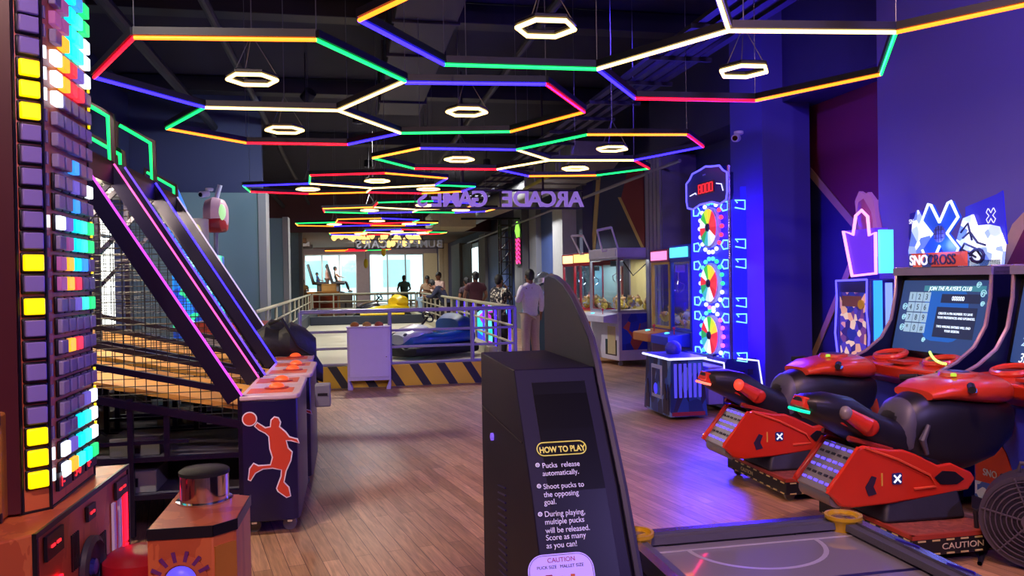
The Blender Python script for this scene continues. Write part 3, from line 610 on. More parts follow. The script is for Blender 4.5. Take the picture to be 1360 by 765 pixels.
# ================================================================= BASKETBALL HOOP GAMES
RAMP = m('orange_ramp','cf9440',.5,noise=.15,scale=3); MESHM = m('black_net_wire','0c0c10',.6); VIOF = m('violet_black_frame','120c2c',.3,.3)
DECW = m('decal_white','e8dcec',.4); DECO = m('decal_orange','c8402c',.4)
PL = [(-.33+(u-85)/180*.33, .85-(v-245)/445*.795) for u, v in ((134,333),(160,352),(174,350),(176,328),(188,317),(203,321),(210,338),(206,352),(225,370),(236,387),(262,396),(267,413),(240,404),(226,402),(232,425),(245,440),(240,470),(224,505),(217,540),(232,558),(237,590),(222,595),(194,572),(189,560),(204,520),(206,500),(180,493),(150,494),(127,506),(111,531),(101,526),(106,487),(120,469),(136,478),(172,478),(178,455),(170,425),(168,385),(158,374),(138,362),(124,347))]
def hoop(bnear, afront, lab, near_led, far_led, near_mat, far_mat, decal=True, arch=('s','t')):
    """local x: + towards the players, - towards the back; y along the hall; origin at near front corner of the base"""
    t = thing('basketball_hoop_game', lab, 'arcade game', H(afront,bnear), AX, 'basketball hoop games in a row')
    D, W, Hh = .33, .95, .85
    base = MB().prism([(-D,0),(-.05,0),(-.012,.02),(0,.07),(0,W-.05),(-.04,W),(-D,W)],'xy',.09,Hh-.03).build('base_cabinet', m('deep_violet_laminate','140d3c',.3,noise=.1), t, bevel=.006)
    MB().prism([(-D-.01,-.006),(-.05,-.008),(-.008,.015),(.008,.07),(.008,W-.05),(-.04,W+.006),(-D-.01,W+.006)],'xy',Hh-.03,Hh).build('control_top', m('pale_pink_top','c9a9b4',.3,noise=.2,scale=9), t, bevel=.008)
    [MB().bx(-D+.02,-.04,y0,y1,Hh,Hh+.002).build('orange_print', m('orange_print','cc5a3c',.4), t) for y0,y1 in ((.1,.32),(.6,.85))]
    for y in (.30,.68):
        b_ = MB().lathe((-.15,y,Hh),[(.075,0),(.075,.008),(.05,.012)],22).build('push_button', m('button_rim_red','a02818',.3), t)
        MB().ball((-.15,y,Hh+.008),(.05,.05,.032),18,5,0.0).build('button_dome', em('button_dome_orange',(1,.10,.02),.8), b_)
    for y in (.12,.42,.82):
        for x in (-D+.05,-.07):
            c_ = MB().lathe((x,y,.04),[(.04,-.015),(.04,.015)],16,'y').build('caster', m('grey_caster','77747c',.5), t); MB().bx(x-.015,x+.015,y-.02,y+.02,.05,.09).build('caster_fork', CHR, c_)
    if decal:
        f = lambda o: o
        MB().prism(f(PL),'xz',-.004,0).build('player_decal', DECW, base)
        inn = []
        n = len(PL); ar = sum(PL[i][0]*PL[(i+1)%n][1]-PL[(i+1)%n][0]*PL[i][1] for i in range(n)); sg = 1 if ar > 0 else -1
        for i in range(n):
            a = Vector(PL[i-1]); b = Vector(PL[i]); c = Vector(PL[(i+1)%n]); e1 = (b-a).normalized(); e2 = (c-b).normalized()
            n1 = Vector((-e1.y,e1.x))*sg; n2 = Vector((-e2.y,e2.x))*sg; nn = (n1+n2); nn = nn.normalized() if nn.length > .2 else n1
            inn.append((b+nn*.0075).to_tuple())
        MB().prism(f(inn),'xz',-.006,-.0045).build('player_silhouette', DECO, base)
        MB().lathe((-.283,-.0035,.712),[(.044,0),(.044,-.001)],20,'y').build('ball_outline', DECW, base); MB().lathe((-.283,-.005,.712),[(.037,0),(.037,-.001)],20,'y').build('ball_print', DECO, base)
    # side frames
    tz, tx = 2.35, -D-.92
    for (y, led, mt, k_) in ((.02,near_led,near_mat,arch[0]),(W-.02,far_led,far_mat,arch[1])):
        fr = MB(); d_ = Vector((tx+D,0,tz-Hh)).normalized(); nrm = Vector((d_.z,0,-d_.x))*.055
        def bar(p, q_, r): fr.tube([p,q_], r, 4)
        A0 = Vector((-D,y,Hh)); A1 = Vector((tx,y,tz))
        fr._add([A0+Vector((0,-.02,0)),A1+Vector((0,-.02,0)),A1-nrm*1.6+Vector((0,-.02,0)),A0-nrm*1.6+Vector((0,-.02,0)),A0+Vector((0,.02,0)),A1+Vector((0,.02,0)),A1-nrm*1.6+Vector((0,.02,0)),A0-nrm*1.6+Vector((0,.02,0))],[(0,1,2,3),(7,6,5,4),(0,4,5,1),(3,2,6,7),(0,3,7,4),(1,5,6,2)])
        bar((-D,y,.05),(-D,y,Hh),.028); bar((tx,y,tz),(tx-1.35,y,tz),.03); bar((tx-.45,y,.05),(tx-.45,y,tz),.03); bar((tx-1.3,y,.05),(tx-1.3,y,tz),.035)
        bar((-D,y,Hh+.02),(-D-2.3,y,Hh+.55),.026); bar((-D,y,Hh-.17),(-D-2.3,y,Hh+.36),.032)
        bar((-D,y,.28),(-D-2.3,y,.28),.02); bar((-D,y,.5),(-D-2.3,y,.5),.02); bar((-D-.3,y,.6),(-D-1.0,y,.6),.015); bar((-D-.62,y,.05),(-D-.62,y,.86),.022); bar((-D-1.0,y,.05),(-D-1.0,y,.95),.022); bar((-D-.42,y,.5),(-D-.42,y,.8),.022)
        bar((tx,y,tz-.1),(tx-.9,y,1.3),.022)
        f_ = fr.build('side_frame', VIOF, t, smooth=False)
        if led:
            MB().tube([A0+nrm*.12+Vector((0,-.018,0)),A1+nrm*.12+Vector((0,-.018,0))],.007,6).build('led_strip', mt, f_)
        if k_:
            hh = .33 if k_ == 't' else .10
            o_ = MB().tube([(tx-.02,y,tz),(tx-.03,y,tz+hh),(tx-.26,y,tz+hh+.14)],.016,6).build('led_arch', E_GRN, t)
            MB().tube([(tx-.0,y,tz),(tx-.005,y,tz+hh+.01),(tx-.28,y,tz+hh+.17),(tx-.30,y,tz)],.02,4).build('arch_frame', m('dark_bronze_frame','38282c',.4,.5), o_)
        # net: wire grid under the sloping edge
        g = MB(); 
        def zt(x): return Hh+(x+D)/(tx+D)*(tz-Hh) if x > tx else tz
        def zb(x): return Hh-.17+(x+D)/(-2.3)*.53
        if y < .1:
            x = -D-.05
            while x > -D-2.2:
                g.tube([(x,y,zb(x)),(x,y,zt(x)-.06)],.0028,3); x -= .06
            z = Hh-.1
            while z < tz:
                xr = -D+(z-Hh)/(tz-Hh)*(tx+D) if z > Hh else -D; xl = -D-2.2 if z > 1.3 else -D-(z-Hh+.2)/.53*2.3
                if z > 1.2: xl = -D-2.2
                xl = max(-D-2.2, -D-(z-Hh+.17)/.53*2.3) if z < Hh-.17+.5 else -D-2.2
                if z < Hh+.4: g.tube([(min(xr,-D),y,z),(xl,y,z)],.0028,3)
                else: g.tube([(xr,y,z),(-D-2.2,y,z)],.0028,3)
                z += .045
            g.build('side_net', MESHM, t, smooth=False)
    # ball lane, backboard, roof
    MB()._add([(-D,.04,Hh-.06),(-D,W-.04,Hh-.06),(-D-2.25,W-.04,Hh+.42),(-D-2.25,.04,Hh+.42),(-D,.04,Hh-.09),(-D,W-.04,Hh-.09),(-D-2.25,W-.04,Hh+.39),(-D-2.25,.04,Hh+.39)],[(0,1,2,3),(7,6,5,4),(0,4,5,1),(3,2,6,7),(0,3,7,4),(1,5,6,2)]).build('ball_lane', RAMP, t)
    bb = MB().bx(-D-2.25,-D-2.2,.03,W-.03,1.35,tz).build('backboard', m('backboard_black','16141e',.4), t)
    MB().tube([(-D-1.98+.2*math.cos(2*PI*i/16),W/2+.2*math.sin(2*PI*i/16),1.75) for i in range(16)],.012,6,closed=True).bx(-D-2.2,-D-2.12,W/2-.05,W/2+.05,1.72,1.78).build('hoop_ring', m('hoop_red','b02a20',.4), bb)
    lp = bpy.data.lights.new('added_lane_fill','POINT'); lp.energy = 60; lp.color = (1,.8,.55); lp.shadow_soft_size = .08; lo_ = bpy.data.objects.new('added_lane_fill', lp); col.objects.link(lo_); lo_.parent = t; lo_.location = (-D-1.3,W/2,2.2)  # added point light to brighten the lane, no fixture
    MB().bx(tx-1.35,tx,0,W,tz-.02,tz+.02).bx(tx-.04,tx,0,W,tz-.14,tz+.02).build('roof_panel', BLKM, t)
    MB().bx(-D-2.2,-D-.02,.04,W-.04,.27,.29).bx(-D-2.2,-D-.02,.04,W-.04,.49,.505).build('lower_shelf', m('dark_shelf','55525c',.6), t)
    for (x,w_,z0,h_) in ((-.62,.28,.506,.11),(-1.2,.3,.506,.12)):
        c_ = MB().bx(-D+x-w_/2,-D+x+w_/2,.1,.4,z0,z0+h_).build('control_box', m('grey_electronics_box','66625e',.6), t, bevel=.004)
        MB().bx(-D+x-.03,-D+x+.03,.09,.1,z0+.02,z0+.05).build('socket', BLK, c_)
    c_ = MB().bx(-D-.95,-D-.5,.08,.4,.291,.42).build('power_supply', m('pale_electronics_box','8d8c86',.5), t, bevel=.004); MB().bx(-D-.68,-D-.6,.07,.08,.33,.38).build('socket', BLK, c_)
    MB().tube([(-D-1.2,.2,.6),(-D-1.1,.15,.8),(-D-.9,.1,.72),(-D-.8,.2,.62)],.008,6).tube([(-D-1.7,.2,.5),(-D-1.72,.1,.85),(-D-1.55,.1,.95),(-D-1.5,.2,.5)],.008,6).build('cable', RUB, t)
    return t
hoop(4.98, -.317, 'nearest basketball hoop game, orange dunking player decal in full view on its side', True, True, E_MAG, em('led_rose',(1,.10,.45),1.2), True)
hoop(6.05, -.29, 'middle basketball hoop game, blue light strips, half hidden behind the nearest one', True, True, E_VIO, E_BLU, True)
hoop(7.14, -.34, 'farthest basketball hoop game with a dark bag heaped on its lane', False, True, E_VIO, em('led_pale_edge',(.5,.42,.8),.9), True, ('','s'))
# black bag lying on the farthest game
g = MB(); g.hull([(-.34,-.10,-.02,.05,2),(-.28,-.16,.06,.18,2.3),(-.14,-.18,.13,.24,2.6),(-.02,-.18,.10,.22,2.2),(.08,-.2,.16,.25,2.5),(.2,-.2,.10,.2,2.3),(.30,-.26,.0,.1,2)],22).hull([(-.2,.02,.10,.06,2),(-.1,.04,.19,.12,2.2),(.02,.05,.15,.1,2),(.1,.03,.10,.04,2)],14).hull([(.1,-.3,.0,.12,2),(.24,-.38,-.06,.16,2.2),(.36,-.42,-.26,.06,2)],14)
p = H(-.62,7.72,1.0)
t = thing('black_bag', 'dark crumpled bag heaped on the lane of the farthest hoop game', 'bag', p, AX)
o = g.build('bag_body', m('black_nylon','1b1c24',.6,noise=.5,scale=14,bump=1.0), t); MB().tube([(-.1,-.2,.15),(.02,-.3,.2),(.15,-.24,-.05),(.27,-.15,-.15)],.016,6).build('strap', RUB, t)
# grey box fixed between second and third machines
t = thing('ticket_box', 'small grey ticket box on the side of the row of hoop games', 'box', H(-.26,6.02,.62), AX); MB().bx(0,.11,-.1,.04,0,.16).build('housing', m('grey_plastic','6d6878',.5), t, bevel=.008); MB().bx(.02,.09,-.104,-.1,.08,.1).build('slot', BLK, t)
# red-topped pale machine beyond the hoop games
t = thing('kiddie_machine', 'pale low machine with an orange red top behind the hoop games', 'arcade game', H(-1.1,9.4), AX)
MB().bx(-.7,.22,0,.8,.05,.95).build('cabinet', m('cream_laminate','b9aeac',.4), t, bevel=.02); MB().prism([(-.7,.95),(.22,.95),(.18,1.06),(-.6,1.1)],'xz',0,.8).build('top_panel', m('red_orange_top','c4432c',.4), t)
# glowing blue-green fish/crane game behind the nets with castle spire and capsule lamp
LITP = patch('aqua_lit_artwork',['0a50c8','12b0c0','30d890','0a3ca0','9ae8e0','1480e0'],7,.3,es=.9)
p = PY(262,520,8.6); 
xa_, xb_ = a_at(228,10.45), a_at(284,10.45)
t = thing('aqua_redemption_game', 'blue and green glowing game seen through the nets of the hoop games', 'arcade game', H(xb_,10.45), AX)
Lq = xb_-xa_
MB().bx(-Lq-.05,.05,0,.9,.05,.7).build('base_cabinet', m('teal_cabinet','1c4a68',.4), t, bevel=.01)
MB().bx(-Lq,0,.02,.9,.7,1.9).build('lit_playfield', LITP, t, bevel=.02)
MB().lathe((-Lq+.05,.2,1.9),[(.12,0),(.13,.25),(.16,.27),(.16,.33),(.1,.36),(.09,.55),(.11,.57),(.0,.85)],14).build('castle_spire', em('spire_blue',(.05,.2,.9),1.2), t)
c_ = MB().tube([(-.26,.4,1.9),(-.26,.4,2.36)],.15,14).build('lantern', m('ivory_capsule','c8c4a0',.4), t)
MB().ball((-.24,.25,2.16),(.07,.05,.13),16,8).build('face_plate', em('capsule_face',(.75,.75,.2),.7), c_)
P_ = PY(286,283,12.0)
t2 = thing('capsule_lamp', 'pink and red capsule character lamp on top beside the glowing game', 'lamp', P_)
MB().hull([(-.17,-.2,.12,.05,2.4),(-.12,-.26,.2,.16,2.6),(0,-.28,.24,.2,2.8),(.12,-.24,.2,.16,2.6),(.18,-.18,.1,.06,2.4)],22).build('shell', m('pink_shell','cf9aa8',.35), t2)
MB().hull([(-.165,-.285,-.06,.05,2.4),(-.125,-.29,-.03,.168,2.6),(0,-.30,-.03,.208,2.8),(.125,-.29,-.03,.168,2.6),(.175,-.26,-.06,.06,2.4)],22).build('red_bottom', m('red_shell','a8242c',.3), t2)
MB().ball((.14,-.12,0),(.06,.05,.12),12,8).build('face_plate', em('face_lime',(.5,.9,.4),.7), t2); MB().cyl((.02,0,.22),(.08,0,.42),.035).build('antenna', WHT, t2)
MB().cyl((0,0,-.28),(0,0,-P_.z+.02),.035,n=10).lathe((0,0,-P_.z),[(.25,0),(.25,.03),(.05,.05)],18).build('pole', GREYM, t2)
# ================================================================= BUMPER ARENA
def haz_mat():
    M = bpy.data.materials.new('hazard_stripe_paint'); M.use_nodes = True; nt = M.node_tree; N = nt.nodes; L = nt.links; b = N['Principled BSDF']
    tc = N.new('ShaderNodeTexCoord'); sp = N.new('ShaderNodeSeparateXYZ'); L.new(tc.outputs['Object'], sp.inputs[0])
    a = N.new('ShaderNodeMath'); a.operation = 'MULTIPLY_ADD'; a.inputs[1].default_value = .62; L.new(sp.outputs['Z'], a.inputs[0]); L.new(sp.outputs['X'], a.inputs[2])
    c = N.new('ShaderNodeMath'); c.operation = 'MULTIPLY'; c.inputs[1].default_value = 1/.385; L.new(a.outputs[0], c.inputs[0])
    f = N.new('ShaderNodeMath'); f.operation = 'FRACT'; L.new(c.outputs[0], f.inputs[0])
    g = N.new('ShaderNodeMath'); g.operation = 'GREATER_THAN'; g.inputs[1].default_value = .66; L.new(f.outputs[0], g.inputs[0])
    mx = N.new('ShaderNodeMix'); mx.data_type = 'RGBA'; mx.inputs[6].default_value = (*hx('d8b020'),1); mx.inputs[7].default_value = (*hx('18161e'),1)
    L.new(g.outputs[0], mx.inputs[0]); L.new(mx.outputs[2], b.inputs['Base Color']); b.inputs['Roughness'].default_value = .5
    return M
A0_, A1_, F0_, F1_ = -1.40, 2.44, 11.60, 29.2
PLT = .32
AF = m('pale_arena_floor','b3ac98',.35,noise=.15,scale=1.5)
struct(hall(MB().bx(A0_,A1_,F0_+.02,F1_,.0,PLT), 'floor_arena', AF))
tag(hall(MB().bx(A0_,A1_,F0_,F0_+.02,.01,PLT), 'hazard_kerb', haz_mat()), 'yellow and black diagonally striped kerb along the front of the bumper arena', 'kerb')
KRB = m('black_bumper_kerb','1c2230',.6)
tag(hall(MB().bx(A0_+.3,A1_-.35,22.9,23.15,PLT,PLT+.24), 'bumper_kerb', KRB, bevel=.02), 'low black bumper kerb across the arena in front of the yellow car', 'kerb')
tag(hall(MB().bx(A1_-.34,A1_-.2,F0_+.6,F1_-.3,PLT,PLT+.16), 'bumper_kerb', m('cream_kerb','a8a08a',.5), bevel=.01), 'long pale kerb inside the right railing of the arena', 'kerb')
tag(hall(MB().bx(A0_+.12,A0_+.28,F0_+.6,F1_-.3,PLT,PLT+.3), 'bumper_kerb', KRB, bevel=.01), 'long black kerb on the left edge of the arena', 'kerb')
RAILM = m('lilac_grey_rail_paint','9a92ac',.35,.3); RAILC = m('cream_rail_paint','a29c88',.4,.2)
ZT = 1.1
def railing(lab, p, q, n, mt, zs=(1.1,.84,.58), post_r=.03, z0=PLT, skip=(), at_=None):
    t = thing('railing', lab, 'railing', H(*p), AX)
    d_ = Vector((q[0]-p[0], q[1]-p[1], 0)); Lh = d_.length; u = d_/Lh
    g = MB().tube([(0,0,zs[0]),u*Lh+Vector((0,0,zs[0]))],.03,10); g.build('top_rail', mt, t)
    for z in zs[1:]: MB().tube([(0,0,z),u*Lh+Vector((0,0,z))],.02,8).build('middle_rail', mt, t)
    for i in range(n+1):
        if i in skip: continue
        c = u*(Lh*i/n) if at_ is None else u*at_[i]; MB().tube([(c.x,c.y,z0),(c.x,c.y,zs[0])],post_r,8).lathe((c.x,c.y,z0),[(post_r*2,0),(post_r*2,.012)],10).build('post', mt, t)
    return t
railing('front railing of the bumper arena above the striped kerb, lilac painted', (-.70,F0_+.07), (A1_-.03,F0_+.07), 3, RAILM, zs=(1.1,.81,.57,.34), at_=[0,a_at(517,F0_)+.70,a_at(627,F0_)+.70,A1_-.03+.70])
railing('long right hand railing of the arena where people lean', (A1_-.03,F0_+.1), (A1_-.03,F1_), 14, RAILC, zs=(1.1,.82,.56))
railing('left hand railing along the edge of the arena', (A0_+.04,F0_+.6), (A0_+.04,F1_-.15), 10, RAILC)
railing('cross railing at the far end of the arena', (A0_+.1,F1_-.05), (A1_-.1,F1_-.05), 5, RAILC)
railing('railing beyond the arena before the red counter', (-1.2,33), (3.2,33), 6, RAILC, z0=0, zs=(1.0,.7,.4))
# blue LED reflections on the right railing's posts, put in as glowing tubes
for i in range(7):
    b = F0_+.1+(F1_-F0_-.1)*(i+.5)/14*1.0
    if i > 5: continue
    tag(hall(MB().tube([(A1_+.02,b,.35),(A1_+.02,b,1.05)],.022,6), 'post_reflection', em('post_reflection_blue',(.08,.03,1),1.2)), 'blue reflection put in as a glowing slat on the right railing of the arena', 'reflection', 'glowing slats for blue reflections on the right railing')
# bumper cars
def bumper_car(lab, p, rz, c1, c2, c3, name):
    t = thing('bumper_car', lab, 'bumper car', p, rz)
    MB().hull([(-.85,.05,.22,.35,3),(-.75,.04,.26,.55,3.2),(-.3,.04,.27,.64,3.5),(.4,.04,.27,.64,3.5),(.75,.04,.26,.56,3.2),(.88,.05,.22,.36,3)],28).build('rubber_bumper', RUB, t)
    MB().hull([(-.78,.22,.34,.38,2.6),(-.7,.22,.50,.5,2.8),(-.3,.22,.52,.55,3),(.1,.22,.48,.56,3),(.45,.22,.5,.52,2.8),(.72,.22,.42,.42,2.6),(.8,.24,.34,.28,2.5)],26).build('body', m(name+'_body',c1,.2,coat=.6,noise=.08), t)
    MB().hull([(-.74,.42,.5,.3,2.5),(-.7,.4,.74,.42,2.6),(-.5,.42,.8,.44,2.6),(-.36,.45,.7,.4,2.5),(-.32,.45,.5,.34,2.5)],22).build('seat_back', m(name+'_seat',c3,.4), t)
    o = MB().hull([(.2,.4,.5,.36,2.5),(.35,.36,.62,.42,2.6),(.6,.3,.56,.4,2.6),(.83,.26,.44,.25,2.5)],22).build('nose_cowl', m(name+'_cowl',c2,.25,coat=.5), t)
    for s in (-1,1):
        MB().lathe((.74,s*.2,.42),[(.055,-.02),(.055,.03),(.03,.06)],16,'x').build('headlamp', m('lamp_glass','6a6a78',.1,.6), o)
    w = MB().tube([(.1+.05*math.sin(2*PI*i/18),.17*math.cos(2*PI*i/18),.74+.15*math.sin(2*PI*i/18)*.6) for i in range(18)],.018,8,closed=True).tube([(.1,-.17,.74),(.1,.17,.74)],.012,6).tube([(.1,0,.74),(.3,0,.55)],.022,8).build('steering_wheel', BLK, t)
    MB().bx(-.3,.25,-.36,.36,.24,.44).build('cockpit', m('cockpit_black','14141a',.6), t)
    return t
o = bumper_car('blue and white bumper car parked just behind the front railing', H(1.28,12.75,PLT), AX+PI+.5, '1b4c9c','b8bccb','16407e','blue_car'); o.scale = (.8,.8,.84)
o = bumper_car('yellow bumper car with black seat standing far down the arena', H(.98,24.6,PLT), AX+.35+PI, 'd8b414','2a2a30','e0bc18','yellow_car'); o.scale = (.95,.95,1)
tag(hall(MB().hull([(-.62,PLT+.24,PLT+.30,.06,3),(.62,PLT+.24,PLT+.30,.06,3)],12), 'yellow_pad', m('yellow_pad','d8b414',.5)), 'long yellow pad lying on the black kerb before the yellow car', 'pad').location = H(.9,22.95)-Vector((0,0,0))
# lilac steel locker in front of the arena
p = H(0,0); t = thing('steel_locker', 'small lilac grey steel cupboard standing before the striped kerb', 'cabinet', PZ(462,518.5,0), AX*.6)
LOC = m('lilac_steel','b9abc8',.45,.1,noise=.05)
MB().bx(0,.6,0,.32,.13,.88).prism([(0,0),(.07,0),(.02,.13),(0,.13)],'xz',0,.32).prism([(.6,0),(.53,0),(.58,.13),(.6,.13)],'xz',0,.32).bx(-.01,.61,-.012,.33,.875,.89).build('body', LOC, t, bevel=.004)
dr = MB().bx(.03,.57,-.012,0,.18,.86).build('door', m('lilac_steel_door','c0b2d0',.45,noise=.05), t, bevel=.003); MB().cyl((.545,-.03,.46),(.545,-.01,.46),.008).build('lock', CHR, dr)
for i,(x,c,lab) in enumerate(((.10,'d08030','small orange puck on the left of the lilac cupboard'),(.27,'e8b050','glowing amber puck in the middle of the lilac cupboard'),(.44,'b05a3a','small rust puck on the right of the lilac cupboard'))):
    P = t.matrix_basis @ Vector((x,.15,.89)); t.rotation_euler
    pw = Vector(t.location)+Matrix.Rotation(AX*.6,3,'Z') @ Vector((x,.15,.89))
    tag(MB().lathe((0,0,0),[(.06,0),(.065,.02),(.05,.045),(.02,.06)],18).build('game_puck', m('puck%d'%i,c,.4), loc=pw), lab, 'puck')
# ================================================================= FAR END: COUNTER, SEATS
t = thing('counter', 'long red brown counter before the far left windows', 'counter', H(0,0), AX)
a0, a1 = a_at(396,39.5), a_at(449,39.5)
MB().bx(a0,a1,39.5,40.6,.05,1.0).build('front_panel', m('red_brown_wood','8a3c24',.5,noise=.2,scale=3), t); MB().bx(a0-.05,a1+.05,39.45,40.7,1.0,1.07).bx(a1-.05,a1+.08,39.45,40.65,0,1.0).build('counter_top', m('oak_trim','c39a5c',.5), t)
t = thing('ticket_desk', 'pale glowing box on top of the red brown counter', 'box', H(a_at(437,39.8),39.9,1.07), AX); MB().bx(-.35,.35,-.2,.25,0,.38).build('body', m('cream_box','d8c690',.5), t, bevel=.01); MB().bx(-.3,.3,-.205,-.2,.06,.3).build('panel', m('cream_panel','e8dca8',.4), t)
t = thing('stair_ramp', 'pale wood sloping board at the left of the counter', 'ramp', H(0,0), AX)
MB()._add([(a_at(383,39),39,1.75),(a_at(397,39),39,1.05),(a_at(397,39),39,.9),(a_at(383,39),39,1.6),(a_at(383,39),40,1.75),(a_at(397,39),40,1.05),(a_at(397,39),40,.9),(a_at(383,39),40,1.6)],[(0,1,2,3),(7,6,5,4),(0,4,5,1),(1,5,6,2),(2,6,7,3),(3,7,4,0)]).bx(a_at(384,39),a_at(386,39),39.2,39.4,0,1.6).build('board', m('oak_trim','c39a5c',.5), t)
struct(hall(MB().bx(a_at(402,42),a_at(468,42),42,44.5,0,.95), 'floor_raised', m('dark_platform','3a3838',.6)))
def motion_seat(px, lab):
    t = thing('motion_seat', lab, 'chair', H(a_at(px,42.8),42.8,.95), AX+PI/2*0)
    MB().hull([(-.35,.45,.62,.28,3),(.35,.42,.6,.28,3)],16).build('seat', m('seat_charcoal','25282e',.5), t)
    MB()._add([(-.35,-.28,.5),(-.2,-.28,.5),(-.5,-.22,1.55),(-.62,-.22,1.5),(-.35,.28,.5),(-.2,.28,.5),(-.5,.22,1.55),(-.62,.22,1.5)],[(0,1,2,3),(7,6,5,4),(0,4,5,1),(1,5,6,2),(2,6,7,3),(3,7,4,0)]).build('backrest', m('seat_charcoal','25282e',.5), t, bevel=.04)
    MB().lathe((0,0,0),[(.35,0),(.35,.06),(.12,.1),(.12,.45)],16).build('pedestal', m('grey_pedestal','5a5e66',.4), t)
motion_seat(424,'charcoal motion simulator chair on the raised floor, left of two, against the left far window'); motion_seat(449,'charcoal motion simulator chair on the raised floor, right of two, by the mauve far column')
# dark low tables near the far end
for (px,b,w,lab) in ((480,36,1.5,'low dark table far behind the yellow car'),(560,36,1.1,'dark bench far behind the arena near the right railing')):
    t = thing('low_table', lab, 'table', H(a_at(px,b),b), AX)
    MB().bx(-w/2,w/2,-.4,.4,.62,.68).build('tabletop', m('dark_tabletop','2c3034',.4), t)
    for sx in (-1,1):
        for sy in (-1,1): MB().bx(sx*(w/2-.06)-.03,sx*(w/2-.06)+.03,sy*.34-.03,sy*.34+.03,0,.62).build('leg', BLKM, t)
# yellow hanging tags
for (x,y,Y,lab) in ((509.5,334,34,'small yellow hanging mobile below the bulbs before the right far window'),(486,350,36,'slim yellow hanging ribbon before the mauve column'),(399,352,40,'yellow balloon ribbon at the left of the far windows')):
    p = PY(x,y,Y); t = thing('hanging_mobile', lab, 'ornament', p)
    MB().ball((0,0,0),(.1,.04,.22),10,8).build('ornament', m('lime_yellow','c8c820',.4), t); MB().tube([(0,0,.2),(0,0,3.6-p.z)],.01,4).build('string', BLKM, t)
# ================================================================= PEOPLE
def skin_mesh(name, verts, edges, radii, root, mat, parent, sub=2):
    me = bpy.data.meshes.new(name); bm = bmesh.new(); ly = bm.verts.layers.skin.verify(); vs = []
    for i, v in enumerate(verts):
        b = bm.verts.new(v); r = radii[i]; b[ly].radius = r if isinstance(r, tuple) else (r, r); b[ly].use_root = (i == root); vs.append(b)
    for a, b in edges: bm.edges.new((vs[a], vs[b]))
    bm.to_mesh(me); bm.free(); me.materials.append(mat)
    o = bpy.data.objects.new(name, me); col.objects.link(o); o.parent = parent
    s = o.modifiers.new('skin','SKIN'); s.use_smooth_shade = True; s.branch_smoothing = .4
    q = o.modifiers.new('sub','SUBSURF'); q.levels = 1; q.render_levels = sub
    return o
SKN = m('brown_skin','7a4e38',.5,noise=.08,scale=20); HAIR = m('black_hair','0e0b0c',.6,noise=.4,scale=40,bump=.6)
